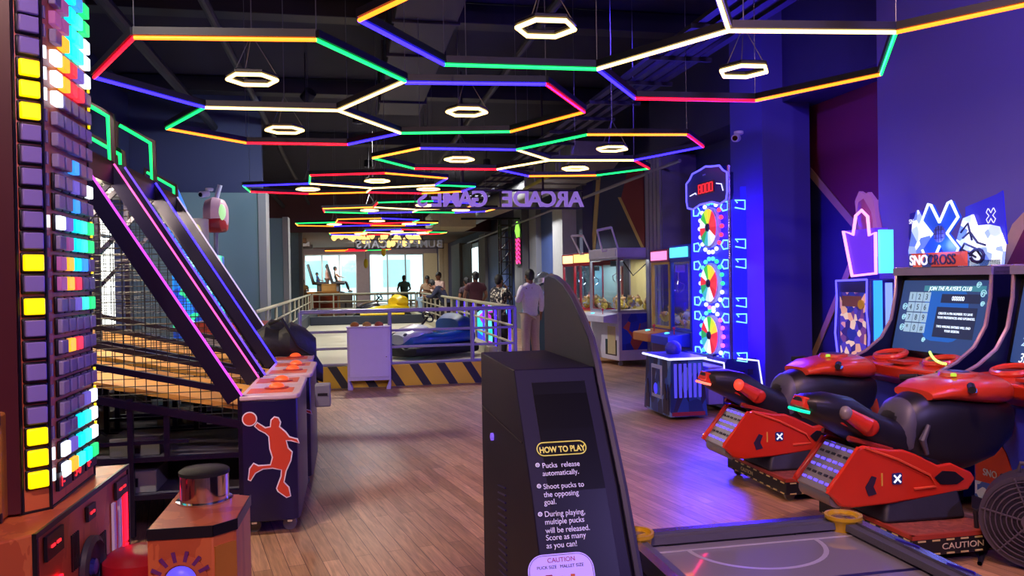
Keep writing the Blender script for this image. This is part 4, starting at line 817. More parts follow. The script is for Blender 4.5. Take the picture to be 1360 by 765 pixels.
def person(lab, loc, rz, h, shirt, trousers, pose=None, beard=False, sleeves='short', hair=HAIR, skin=SKN, w=1.0, long_top=False, hairlen=0.0):
    """standing figure facing +y; joints given for a 1.72 m figure"""
    P = {'pel':(0,0,.93),'sp':(0,.0,1.08),'ch':(0,-.01,1.28),'nk':(0,0,1.46),'hd':(0,.02,1.56),'cr':(0,.015,1.67),
         'sL':(-.17,0,1.40),'eL':(-.24,-.02,1.13),'wL':(-.25,.08,.89),'sR':(.17,0,1.40),'eR':(.24,-.02,1.13),'wR':(.25,.08,.89),
         'hL':(-.09,0,.90),'kL':(-.10,.02,.49),'aL':(-.11,-.02,.09),'tL':(-.12,.15,.035),'hR':(.09,0,.90),'kR':(.10,.02,.49),'aR':(.11,-.02,.09),'tR':(.12,.15,.035)}
    if pose: P.update(pose)
    s = h/1.72; P = {k_: Vector(v)*s for k_, v in P.items()}
    t = thing('person', lab, 'person', loc, rz)
    V, Ed, R = [], [], []
    def add(n, r, par=None, pos=None):
        V.append(P[n] if pos is None else pos); R.append(tuple(x*s for x in r) if isinstance(r, tuple) else r*s); i = len(V)-1
        if par is not None: Ed.append((par, i))
        return i
    pel = add('pel',(.115,.085)); sp = add('sp',(.10,.075),pel); ch = add('ch',(.12,.085),sp); nk = add('nk',.055,ch); 
    hd = add('hd',(.074,.088),nk); cr = add('cr',(.06,.075),hd)
    for S in 'LR':
        a = add('s'+S,.055,ch); b = add('e'+S,.042,a); c = add('w'+S,.028,b)
        dirn = (P['w'+S]-P['e'+S]).normalized(); side = dirn.cross(Vector((0,0,1))); side = side.normalized() if side.length > .1 else Vector((0,1,0))
        sd = Vector((0,1,0)) if abs(dirn.y) < .6 else Vector((1,0,0)); sd = (sd-dirn*sd.dot(dirn)).normalized(); nn = dirn.cross(sd)
        pm = add(None,(.036,.02),c,P['w'+S]+dirn*.06*s)
        inward = nn if nn.dot(Vector((1 if S == 'L' else -1,0,0))) > 0 else -nn
        for f in range(4):
            o_ = sd*(.03-.02*f)*s; L1 = (.05,.055,.05,.04)[f]*s
            k1 = add(None,.0095,pm,P['w'+S]+dirn*.10*s+o_); k2 = add(None,.0085,k1,V[k1]+dirn*L1*.5+inward*.008*s); k3 = add(None,.007,k2,V[k2]+dirn*L1*.45+inward*.018*s)
        th = add(None,.010,pm,P['w'+S]+dirn*.065*s+sd*.045*s); add(None,.008,th,V[th]+dirn*.035*s+sd*.012*s+inward*.01*s)
        a = add('h'+S,.085,pel); b = add('k'+S,.058,a); c = add('a'+S,.038,b); add('t'+S,(.045,.025),c)
    body = skin_mesh('body', V, Ed, R, pel, skin, t, 2)
    # clothes
    V2 = [P[k_] for k_ in ('pel','sp','ch','nk')]; top_r = [(.175,.145),(.165,.132),(.178,.13),(.068,.068)]
    V2[0] = P['pel']+Vector((0,0,-.10*s)) if not long_top else P['pel']+Vector((0,0,-.14*s)); V2[3] = P['nk']+Vector((0,0,.015*s)); E2 = [(0,1),(1,2),(2,3)]; R2 = [tuple(x*s*w for x in r) for r in top_r]
    for S in 'LR':
        i = len(V2); V2.append(P['s'+S]); R2.append(.075*s*w); E2.append((2,i))
        V2.append(P['s'+S].lerp(P['e'+S],.6 if sleeves == 'short' else 1.0)); R2.append((.066 if sleeves == 'short' else .056)*s*w); E2.append((i,i+1))
        if sleeves == 'long': V2.append(P['e'+S].lerp(P['w'+S],.95)); R2.append(.042*s*w); E2.append((i+1,i+2))
    skin_mesh('shirt', V2, E2, R2, 1, shirt, t)
    V3 = [P['pel']+Vector((0,0,.06*s))]; R3 = [(.155*s,.125*s)]; E3 = []
    for S in 'LR':
        i = len(V3); V3 += [P['h'+S]+Vector((0,0,-.06*s)), P['k'+S], P['a'+S]+Vector((0,0,.01))]; R3 += [.11*s,.088*s,.072*s]; E3 += [(0,i),(i,i+1),(i+1,i+2)]
    skin_mesh('trousers', V3, E3, R3, 0, trousers, t)
    # hair, face, shoes
    hc = P['hd'].lerp(P['cr'],.45); fwd = (P['hd']-P['nk']); 
    g = MB().ball(hc+Vector((0,-.022*s,.012*s)),(.085*s,.1*s,.105*s),16,8,-.15)
    g.ball(hc+Vector((0,-.045*s,-.03*s)),(.072*s,.072*s,.075*s),14,8)
    if hairlen: g.ball(hc+Vector((0,-.07*s,-.06*s)),(.07*s,.04*s,hairlen*s),12,8)
    g.build('hair', hair, t)
    f = MB().ball(hc+Vector((0,.098*s,-.035*s)),(.012*s,.02*s,.022*s),8,6).ball(hc+Vector((-.078*s,.0,-.03*s)),(.012*s,.02*s,.03*s),8,6).ball(hc+Vector((.078*s,0,-.03*s)),(.012*s,.02*s,.03*s),8,6); f.build('nose_and_ears', skin, t)
    MB().ball(hc+Vector((-.03*s,.083*s,-.012*s)),.010*s,8,6).ball(hc+Vector((.03*s,.083*s,-.012*s)),.010*s,8,6).build('eyes', m('eye_dark','140f10',.2), t)
    MB().ball(hc+Vector((0,.086*s,-.078*s)),(.026*s,.01*s,.007*s),8,6).build('mouth', m('lip_brown','6a3630',.5), t)
    if beard: MB().ball(hc+Vector((0,.045*s,-.085*s)),(.062*s,.055*s,.05*s),12,8).build('beard', hair, t)
    for S in 'LR':
        c = P['a'+S].lerp(P['t'+S],.5); MB().ball((c.x,c.y,.045*s),(.05*s,.135*s,.05*s),12,6,-.8).build('shoe', m('dark_shoe','201a1a',.5), t)
    return t
def SH(n, c): return m('cloth_'+n, c, .85, noise=.15, scale=30, bump=.3)
def at(px, Y, z=0.0):
    p = PY(px, 400, Y); return Vector((p.x, p.y, z))
FL, FR = (-.20,.25,1.16), (.20,.25,1.16)
fold = {'eL':(-.25,.04,1.15),'wL':(-.02,.24,1.2),'eR':(.25,.04,1.15),'wR':(.02,.22,1.13)}
person('bearded person seen from behind in a white long sleeved shirt and beige trousers', at(704,14.3), AX+.35, 1.70, SH('white','cfc6d2'), SH('beige','b09c86'), {'eL':(-.23,.04,1.14),'wL':(-.12,.26,1.2),'eR':(.24,-.03,1.14),'wR':(.26,.04,.92)}, beard=True, sleeves='long', w=1.02)
PATT = patch('floral_print_cloth',['141218','22202a','c8c0b0','3a3640','8a8478','16141c'],26,.8)
person('person in a black and cream patterned shirt turned toward the railing', at(663,15.4), AX-.9, 1.62, PATT, SH('black','1a1820'), {'eR':(.24,.10,1.2),'wR':(.05,.18,1.42),'eL':(-.30,.12,1.18),'wL':(-.32,.34,1.12)}, beard=True, sleeves='long', w=1.08, long_top=True)
person('person in a maroon short sleeved shirt seen from behind', at(632,19.0), AX+.1, 1.73, SH('maroon','4c2028'), SH('dark_grey','26242c'), {'eL':(-.27,.02,1.14),'wL':(-.22,.2,1.0),'eR':(.27,.02,1.14),'wR':(.22,.2,1.0)}, w=1.1)
person('person in a dark top mostly hidden behind the maroon shirt', at(620,21.0), AX+.3, 1.6, SH('dark_plum','32202a'), SH('dark_grey','26242c'))
person('person in a dark navy shirt leaning forward onto the railing', at(594,21.5), AX+1.1, 1.72, SH('navy','191c38'), SH('black','1a1820'), {'sp':(0,.06,1.06),'ch':(0,.2,1.22),'nk':(0,.36,1.34),'hd':(0,.44,1.40),'cr':(0,.49,1.50),'sL':(-.17,.22,1.30),'sR':(.17,.22,1.30),'eL':(-.22,.34,1.08),'wL':(-.12,.56,1.10),'eR':(.22,.34,1.08),'wR':(.12,.56,1.10)}, sleeves='long', w=1.1)
person('person in a pale pink shirt behind the navy shirted one', at(583,25.5), AX+2.3, 1.80, SH('pink','c9a79c'), SH('dark_grey','26242c'), fold, sleeves='long')
person('person in a tan shirt with folded arms by the cream curtain', at(568,27.5), AX+PI-.3, 1.70, SH('tan','93745c'), SH('dark_grey','26242c'), fold)
person('small child in a pale blue top standing at the railing', at(559,27.6), AX+2.6, 1.15, SH('pale_blue','8ea4bc'), SH('denim','3a4668'))
person('person in a dark shirt standing against the right far window', at(537,34.5), AX+.2, 1.78, SH('grey_green','34443c'), SH('black','1a1820'), {'eL':(-.28,.0,1.14),'wL':(-.2,.22,1.05),'eR':(.28,.0,1.14),'wR':(.2,.22,1.05)}, w=1.1)
person('person in a khaki shirt standing before the red brown counter', at(403,37.5), AX+PI, 1.68, SH('khaki','7c7460'), SH('black','1a1820'), fold, w=1.1)
person('person in a pinkish shirt standing between the two motion chairs', at(435,42.2,.95), AX-1.4, 1.5, SH('dusty_pink','ab8f88'), SH('brown','4c3a36'))
sit = {'kL':(-.12,.42,.55),'aL':(-.12,.55,.12),'tL':(-.12,.7,.09),'kR':(.12,.42,.55),'aR':(.12,.55,.12),'tR':(.12,.7,.09),'hL':(-.09,.02,.56),'hR':(.09,.02,.56),'pel':(0,0,.6),'sp':(0,-.06,.76),'ch':(0,-.12,.95),'nk':(0,-.14,1.12),'hd':(0,-.12,1.22),'cr':(0,-.13,1.33),'sL':(-.17,-.12,1.07),'sR':(.17,-.12,1.07),'eL':(-.22,.02,.86),'wL':(-.15,.24,.8),'eR':(.22,.02,.86),'wR':(.15,.24,.8)}
person('person in a white top seated in the right motion chair', at(449.5,42.15,.98), AX-PI/2, 1.72, SH('white_top','d8cfc8'), SH('grey_trousers','3c3e46'), sit)
person('person in a blue top seated low in the left motion chair', at(424.5,42.15,.98), AX-PI/2, 1.35, SH('blue_top','2c3e70'), SH('navy_trousers','20283e'), sit)
t = thing('chair', 'pale khaki chair back near the far person against the window', 'chair', at(528,33.0), AX)
MB().hull([(-.3,.3,.4,.28,3),(.3,.3,.4,.28,3)],14).build('seat', m('khaki_fabric','7c7a60',.8), t); MB().prism([(-.34,.35),(.34,.35),(.26,.95),(.1,1.08),(-.1,1.08),(-.26,.95)],'xz',-.34,-.24).build('backrest', m('khaki_fabric','7c7a60',.8), t, bevel=.03)
for sx in (-1,1):
    for sy in (-1,1): MB().cyl((sx*.24,sy*.22,0),(sx*.22,sy*.2,.32),.02,n=8).build('leg', BLKM, t)
# ================================================================= CLAW MACHINES
PLUSH = patch('plush_colours',['d8cfc0','c8a070','a83c34','e0dcd8','7c94b4','c8b04a','b87c8c'],5,.9)
plush0 = None
def rotloc(t, v): return Vector(t.location)+Matrix.Rotation(t.rotation_euler.z,3,'Z') @ Vector(v)
def plush_heap(t, x0,x1,y0,y1,z, n, lab, grp, seed):
    global plush0
    rnd = random.Random(seed)
    for i in range(n):
        if plush0 is None:
            me = MB().ball((0,0,0),(.075,.065,.07),10,6).ball((-.055,0,.07),.045,8,6).ball((-.07,.035,.11),.018,6,4).ball((-.07,-.035,.11),.018,6,4).ball((.02,.07,0),.03,6,4).ball((.02,-.07,0),.03,6,4)
            plush0 = me.build('plush_toy', PLUSH); o = plush0
        else: o = plush0.copy(); col.objects.link(o)
        o.location = rotloc(t, (rnd.uniform(x0,x1),rnd.uniform(y0,y1),z+.06+rnd.uniform(0,.1))); o.rotation_euler = (rnd.uniform(-.6,.6),rnd.uniform(-.6,.6),rnd.uniform(0,6.3))
        tag(o, lab, 'plush toy', grp)
CGL = glass('claw_cabinet_glass',(.93,.96,1),.06,.03)
def claw(name, lab, loc, rz, W, D, zb, zg, zh, basem, postm, headm, signm, deskm, backm, lit=None, shelf=.16):
    t = thing(name, lab, 'claw machine', loc, rz)
    b_ = MB().bx(0,D,0,W,.1,zb).build('base_cabinet', basem, t, bevel=.012)
    MB().bx(-.004,0,.08,W*.45,.18,.45).build('prize_door', m('smoked_acrylic','1c1a28',.15), b_)
    g = MB()
    for x in (.02,D-.02):
        for y in (.02,W-.02): g.bx(x-.02,x+.02,y-.02,y+.02,zb,zg)
    g.bx(0,D,0,.03,zg-.03,zg).bx(0,.03,0,W,zg-.03,zg).bx(0,D,0,.03,zb,zb+.03).bx(0,.03,0,W,zb,zb+.03); g.build('glass_frame', postm, t)
    MB().bx(.008,.014,.04,W-.04,zb+.03,zg-.03).bx(.04,D-.04,.008,.014,zb+.03,zg-.03).bx(.04,D-.04,W-.014,W-.008,zb+.03,zg-.03).build('glass_pane', CGL, t)
    MB().bx(D-.03,D-.01,.04,W-.04,zb,zg).build('back_panel', backm, t)
    MB().bx(-.01,D,-.01,W+.01,zg,zh).build('header', headm, t, bevel=.01)
    MB().bx(-.022,-.012,.05,W-.05,zg+.03,zh-.03).build('lit_sign', signm, t)
    k_ = MB().bx(.2,.34,W*.4,W*.6,zg-.14,zg-.04).tube([(.27,W*.5,zg-.14),(.27,W*.5,zg-.26)],.012,6).build('claw_carriage', CHR, t)
    c_ = MB()
    for i in range(3):
        a = 2*PI*i/3; ca, sa = math.cos(a), math.sin(a); c_.tube([(.27,W*.5,zg-.26),(.27+.09*ca,W*.5+.09*sa,zg-.31),(.27+.08*ca,W*.5+.08*sa,zg-.38),(.27+.03*ca,W*.5+.03*sa,zg-.42)],.008,5)
    c_.build('claw', CHR, k_)
    d_ = MB().prism([(0,zb-.2),(0,zb-.02),(-shelf,zb-.06),(-shelf,zb-.17)],'xz',.04,W-.04).build('control_desk', deskm, t, bevel=.008)
    MB().cyl((-shelf*.5,W*.3,zb-.05),(-shelf*.5,W*.3,zb+.03),.008,n=8).ball((-shelf*.5,W*.3,zb+.04),.022,10,6).build('joystick', m('joystick_ball','c23040',.3), d_)
    MB().lathe((-shelf*.5,W*.65,zb-.045),[(.035,0),(.035,.012),(.02,.02)],14).build('push_button', em('claw_button',(.1,.7,.9),1.5), d_)
    for x in (.06,D-.06):
        for y in (.07,W-.07): MB().lathe((x,y,.05),[(.04,-.015),(.04,.015)],12,'y').bx(x-.015,x+.015,y-.02,y+.02,.08,.1).build('caster', m('grey_caster','77747c',.5), t)
    if lit:
        ld = bpy.data.lights.new('cabinet_lamp','AREA'); ld.shape='RECTANGLE'; ld.size=.3; ld.size_y=W*.7; ld.energy=lit[1]; ld.color=lit[0]
        lo = bpy.data.objects.new('cabinet_lamp', ld); col.objects.link(lo); lo.parent = t; lo.location = (D*.45,W/2,zg-.02)
    return t
WHC = m('white_cabinet','c4bece',.4); YWP = m('cream_back_panel','c8b878',.5)
t = claw('claw_machine','white claw machine with a blue toy picture low on its side, nearest of three', (1.80,13.55,0), math.radians(19), 1.15,.85,.93,1.86,2.03, WHC, m('silver_post','b0acb8',.3,.6), WHC, m('white_header','b8b4c0',.4), WHC, YWP, ((1,.97,.9),9), .26)
MB().bx(.06,.82,-.008,0,.28,.9).build('side_picture', patch('toy_picture',['1c2aa0','1e30b8','2440c8','5a4c9c','1c2aa0','a8483c','c05048'],4.5,.4), t)
MB().bx(-.008,0,.12,.42,.2,.68).build('front_door', m('beige_door','b8a87c',.5), t)
MB().tube([(.1,0,1.8),(.3,.02,1.55),(.55,.02,1.75)],.01,5).build('cable', RUB, t)
plush_heap(t,.15,.7,.1,1.05,.93,12,'small toy heaped inside the white claw machine','toys in the white claw machine',3)
REDC = m('red_cabinet','b02438',.35)
LAMPY = em('lit_sign_yellow',(1,.75,.35),1.4)
t = claw('claw_machine','red claw machine with a lit sign, farthest of the three by the wall', H(4.62,15.7), AX+.25, .72,.7,.9,1.80,2.02, REDC, REDC, REDC, LAMPY, REDC, m('pale_aqua_back','9cc0c0',.5), ((.8,1,.95),8))
plush_heap(t,.12,.6,.08,.65,.9,9,'small toy heaped inside the farthest red claw machine','toys in the far red claw machine',4)
t = claw('claw_machine','red claw machine with orange lower cabinet between the white and the far red one', H(4.58,14.75), AX+.22, .75,.7,.9,1.80,2.02, m('orange_cabinet','c87c3c',.4), REDC, REDC, em('lit_sign_amber',(1,.7,.2),1.3), m('cream_desk','c4b490',.4), m('pale_aqua_back','9cc0c0',.5), ((1,1,.9),8))
plush_heap(t,.12,.6,.08,.65,.9,9,'small toy heaped inside the orange and red claw machine','toys in the orange claw machine',5)
# open wire lids standing on the machines
for (P, lab) in (([(759,313),(774,313),(786,338),(771,338)],'open grey wire frame standing on top of the far red claw machine'),([(793,306),(812,302),(821,331),(800,334)],'open white wire frame standing on top of the white claw machine')):
    Y = 15.6 if P[0][0] < 780 else 13.9
    pts = [PY(x,y,Y) for x,y in P]; c = sum(pts,Vector())/4
    o = MB().tube([p-c for p in pts],.02,6,closed=True).tube([pts[0]-c,pts[1]-c],.024,6).build('wire_frame', WHT, loc=c); tag(o, lab, 'frame')
YELP = m('yellow_post','b89a34',.4); BLUP = m('blue_post','2038b0',.4)
t = claw('claw_machine','yellow posted claw machine with a pink lit sign beside the grey fluted column', H(4.2,10.06), AX, .66,.6,.82,1.72,1.90, m('purple_cabinet','5a2c6c',.5), YELP, m('magenta_header','7c2c58',.4), em('lit_sign_pink',(1,.25,.55),1.2), m('orange_desk','c07a2c',.5), m('plum_back','8c4860',.5), ((1,.8,.9),2.5), .3)
plush_heap(t,.1,.5,.08,.58,.82,9,'small toy heaped inside the yellow posted claw machine','toys in the yellow claw machine',6)
t = claw('claw_machine','blue posted claw machine with a cyan lit sign next to the prize wheel', H(4.2,9.375), AX, .66,.6,.82,1.74,1.93, m('blue_cabinet','2430a0',.4), BLUP, m('blue_header','2040b8',.4), em('lit_sign_cyan',(.1,.8,1),1.2), m('blue_desk','2838b4',.4), m('plum_back','8c4860',.5), ((.8,.8,1),2.5), .3)
plush_heap(t,.1,.5,.08,.58,.82,9,'small toy heaped inside the blue posted claw machine','toys in the blue claw machine',7)
# robot-like silver game far behind the white shirted person
t = thing('silver_robot_game','silver and red lit game machine half hidden behind the white shirted person','arcade game', at(722,16.6), AX)
MB().prism([(-.4,.05),(.35,.05),(.35,.9),(.1,1.05),(-.4,.9)],'xz',-.35,.35).build('cabinet', m('dark_teal_cabinet','26404c',.4), t, bevel=.02)
MB().hull([(-.3,1.0,1.3,.2,2.5),(0,.98,1.45,.28,2.6),(.25,1.0,1.35,.2,2.5)],16).lathe((0,0,1.44),[(.2,0),(.19,.1),(.1,.2),(.02,.23)],16).build('silver_head', m('silver_shell','9ca0b0',.25,.7), t)
g = MB()
for (y_,z_) in ((-.2,1.2),(.1,1.2),(-.22,.95),(-.05,.95),(.15,.95)): g.ball((-.36+.02*abs(y_),y_,z_),.035,8,6)
for (x_,z_) in ((-.2,1.15),(.1,.93),(.22,.93)): g.ball((x_,-.36,z_),.035,8,6)
g.build('red_lamp', em('lamp_red',(1,.03,.1),1.4), t)
# turquoise lit thing behind the patterned shirt
t = thing('turquoise_game','turquoise and magenta glowing low game behind the right railing','arcade game', at(648,17.2), AX)
MB().prism([(-.35,.05),(.35,.05),(.35,.8),(.1,1.0),(-.35,.7)],'xz',-.3,.3).build('cabinet', patch('turquoise_lit_art',['20d0c8','b030d0','30e0d0','60f0e8','3050e0'],5,.4,es=.9), t, bevel=.02); MB().prism([(.1,1.0),(.35,.8),(.35,1.3),(.2,1.3)],'xz',-.3,.3).build('back_screen', em('screen_azure',(.1,.5,1),2), t)
# ================================================================= PRIZE WHEEL TOWER
BLUEP = em('blue_lit_panel',(.012,.008,.95),1.2); EBR = em('bracket_cyan',(.18,.62,1),1.6); EOUT = em('outline_violet_blue',(.10,.08,1),1.8); EOUTW = em('outline_ice_white',(.6,.6,1),1.5)
t = thing('prize_wheel_tower','tall blue lit tower game with three stacked bulb ringed prize wheels','arcade game', H(4.15,8.15), AX)
WW = 1.08
MB().bx(0,.10,0,WW,.6,2.36).build('front_panel', BLUEP, t)
MB().cyl((-.03,0,.6),(-.03,0,2.74),.02,n=10).build('corner_pole', m('violet_chrome','8a7cd0',.2,.8), t)
sgp = [(.03,2.36),(.0,2.44),(.0,2.66),(.10,2.70),(.18,2.76),(.40,2.78),(.54,2.80),(.68,2.78),(.90,2.76),(.98,2.70),(1.08,2.66),(1.08,2.44),(1.05,2.36),(.9,2.33),(.7,2.37),(.38,2.37),(.18,2.33)]
sg = MB().prism(sgp,'yz',-.05,.02).build('header_sign', m('navy_header','161f66',.3), t)
MB().tube([(-.055,y,z) for y,z in sgp],.012,6,closed=True).build('neon_outline', EOUT, sg)
ds = MB().bx(-.058,-.05,.32,.76,2.48,2.62).build('digit_display', m('maroon_display','4c0c20',.3), sg)
def seg7(mb, ch, x, y0, z0, w, h, s=-1):
    S = {'0':'abcdef','8':'abcdefg','1':'bc','2':'abged','3':'abgcd','6':'acdefg'}[ch]; r = h*.055
    y1 = y0+s*w; zm = z0+h/2; zt = z0+h
    seg = {'a':((y0,zt),(y1,zt)),'b':((y1,zt),(y1,zm)),'c':((y1,zm),(y1,z0)),'d':((y0,z0),(y1,z0)),'e':((y0,zm),(y0,z0)),'f':((y0,zt),(y0,zm)),'g':((y0,zm),(y1,zm))}
    for k_ in S: (ya,za),(yb,zb_) = seg[k_]; mb.tube([(x,ya,za),(x,yb,zb_)],r,4)
g = MB()
for i,c in enumerate('3000' if False else '8000'): seg7(g,c,-.062,.72-i*.1,2.5,.065,.1)
g.build('digit', E_DGT, ds)
MB().tube([(-.056,.98,2.50),(-.056,.82,2.52),(-.056,.8,2.50)],.006,5).tube([(-.056,.1,2.47),(-.056,.14,2.55),(-.056,.26,2.57)],.006,5).build('neon_scroll', EOUTW, sg)
text('PRIZE WHEEL' if False else '•••', .08, m('crest_grey','8c94c8',.4), sg, (-.056,.62,2.68), (0,-1,0), (0,0,1), .002)
WC = ['e8e8f0','38b848','c8d838','e8c838','d83040','e03848','c82838','f0f0f8','c0d8f0','38a8b8','289858','d82c3c']
for wi,(zc) in enumerate((2.085,1.435,.83+.0)):
    yc = .50; R_ = .235
    wh = MB().lathe((-.0,yc,zc),[(R_,0),(R_,-.04),(R_-.015,-.05)],32,'x').build('prize_wheel', m('wheel_white_rim','d8dcf0',.3), t)
    for i in range(12):
        a0_, a1_ = 2*PI*i/12+wi*.4, 2*PI*(i+1)/12+wi*.4
        MB().prism([(yc+.05*math.cos(a0_),zc+.05*math.sin(a0_)),(yc+(R_-.02)*math.cos(a0_),zc+(R_-.02)*math.sin(a0_)),(yc+(R_-.02)*math.cos((a0_+a1_)/2),zc+(R_-.02)*math.sin((a0_+a1_)/2)),(yc+(R_-.02)*math.cos(a1_),zc+(R_-.02)*math.sin(a1_)),(yc+.05*math.cos(a1_),zc+.05*math.sin(a1_))],'yz',-.056,-.051).build('wedge', em('wedge_'+WC[(i)%12],WC[i%12],1.0), wh)
    MB().lathe((-.05,yc,zc),[(.05,0),(.045,-.02),(.02,-.03)],16,'x').build('hub', m('wheel_hub','1c1c3c',.3), wh)
    ec = (['w','w','w','w','t','t','w','r','r','r','r','r','w','w','w','w','w','w'],['w','c','c','t','t','t','g','g','g','g','w','w','w','w','m','w','c','c'],['t','t','c','c','g','w','w','p','p','p','p','w','w','w','w','t','t','c'])[wi]
    lm = {'w':em('bulb_ice',(.75,.85,1),1.3),'t':em('bulb_teal',(.1,.9,.7),1.2),'r':em('bulb_red',(1,.05,.12),1.4),'c':em('bulb_cyan',(.1,.6,1),1.5),'g':em('bulb_green',(.05,.9,.3),1.1),'m':em('bulb_rose',(1,.2,.5),1.3),'p':em('bulb_pink',(1,.15,.6),1.4)}
    for i in range(18):
        a = 2*PI*i/18; MB().ball((-.02,yc+.29*math.cos(a),zc+.29*math.sin(a)),.026,8,6).build('bulb', lm[ec[i]], t)
    for (yb,sgn) in ((.06,1),(.96,-1)):
        for dz in (.215,-.215):
            z0_ = zc+dz; g = MB().tube([(-.02,yb+sgn*.0,z0_+.045),(-.02,yb+sgn*.12,z0_+.05),(-.02,yb+sgn*.18,z0_),(-.02,yb+sgn*.12,z0_-.05),(-.02,yb,z0_-.045)],.009,5,closed=True); g.build('neon_bracket', EBR, t)
# added strip beside the front panel, repeating its bracket outlines
wg = MB().bx(.10,.16,-.02,0,.6,2.5).build('side_wing', BLUEP, t)
for zc in (2.085,1.435,.83):
    for dz in (.215,-.215):
        z0_ = zc+dz; MB().tube([(.02,-.03,z0_-.03),(.14,-.03,z0_-.05),(.14,-.03,z0_+.05),(.02,-.03,z0_+.05),(.05,-.03,z0_+.02)],.008,5).build('neon_bracket', EBR, wg)
bs = MB().prism([(-.12,.05),(.34,.05),(.30,.56),(.26,.6),(-.08,.6),(-.12,.54)],'xz',0,WW+.12).build('console_base', m('deep_blue_console','1c1c80',.35), t)
MB().tube([(-.125,WW+.1,.56),(-.125,-.006,.56),(-.12,-.006,.42)],.01,6).tube([(.04,-.008,.605),(.29,-.008,.57),(.33,-.008,.3)],.01,6).build('light_outline', EOUTW, bs)
MB().bx(-.30,-.12,.02,.5,.1,.52).build('coin_box', m('lilac_coin_box','8078b8',.4), t, bevel=.01)
MB().bx(.06,.12,-.01,0,.40,.47).bx(.16,.22,-.01,0,.42,.48).build('coin_slot', m('dark_slot','20204c',.3), bs)
# ================================================================= BALL KIOSK
KA = patch('snow_castle_print',['27489c','1e3474','3c68b0','2c2a4c','6a88c0','1a2448'],9,.4,stretch=(1,1,.5))
t = thing('ball_kiosk','blue tapering kiosk with a lit top edge and snowy castle print','arcade game', H(3.30,7.9), AX)
MB()._add([(-.02,-.02,.04),(.40,-.02,.04),(.40,.74,.04),(-.02,.74,.04),(.0,.0,.64),(.36,.0,.64),(.36,.70,.64),(.0,.70,.64)],[(0,3,2,1),(4,5,6,7),(0,1,5,4),(1,2,6,5),(2,3,7,6),(3,0,4,7)]).build('cabinet', KA, t, smooth=False)
MB().bx(-.03,.39,-.03,.73,.64,.665).build('top_panel', m('violet_top','3c34a0',.3), t)
MB().tube([(.39,-.032,.652),(-.032,-.032,.652),(-.032,.73,.652)],.012,6).build('light_edge', EOUTW, t)
g = MB()
for i in range(6): g.bx(.03+i*.055,.06+i*.055,-.018,-.006,.24,.6)
g.build('ribbed_front', em('rib_blue',(.10,.08,.9),.6), t)
fr_ = MB().bx(-.022,-.008,.22,.5,.2,.56).build('picture_frame', m('pale_frame','a8b0c8',.4), t); MB().bx(-.028,-.022,.25,.47,.24,.52).build('picture', KA, fr_); MB().ball((-.03,.36,.3),(.012,.045,.06),10,6).build('blue_light', em('kiosk_blue',(.04,.03,1),1.3), fr_)
MB().bx(-.0,.37,-.028,-.018,.05,.09).build('red_skirt', m('red_skirt','8c2840',.4), t)
for (y_,w_) in ((.12,.10),(.62,.1),(.04,.05)):
    MB().prism([(y_-w_/2,.06),(y_-w_/2,.2),(y_-w_/4,.24),(y_-w_/4,.3),(y_,.38),(y_+w_/4,.3),(y_+w_/4,.22),(y_+w_/2,.2),(y_+w_/2,.06)],'yz',-.026,-.014).build('tree_print', m('dark_tree_print','2c2230',.5), t)
bl = MB().ball((0,0,0),.09,24,14).build('ball', m('blue_dimpled_ball','3434a8',.4,noise=.4,scale=50,bump=.6), loc=rotloc(t,(.22,.45,.665+.055))); tag(bl,'blue ball resting on top of the lit kiosk','ball')
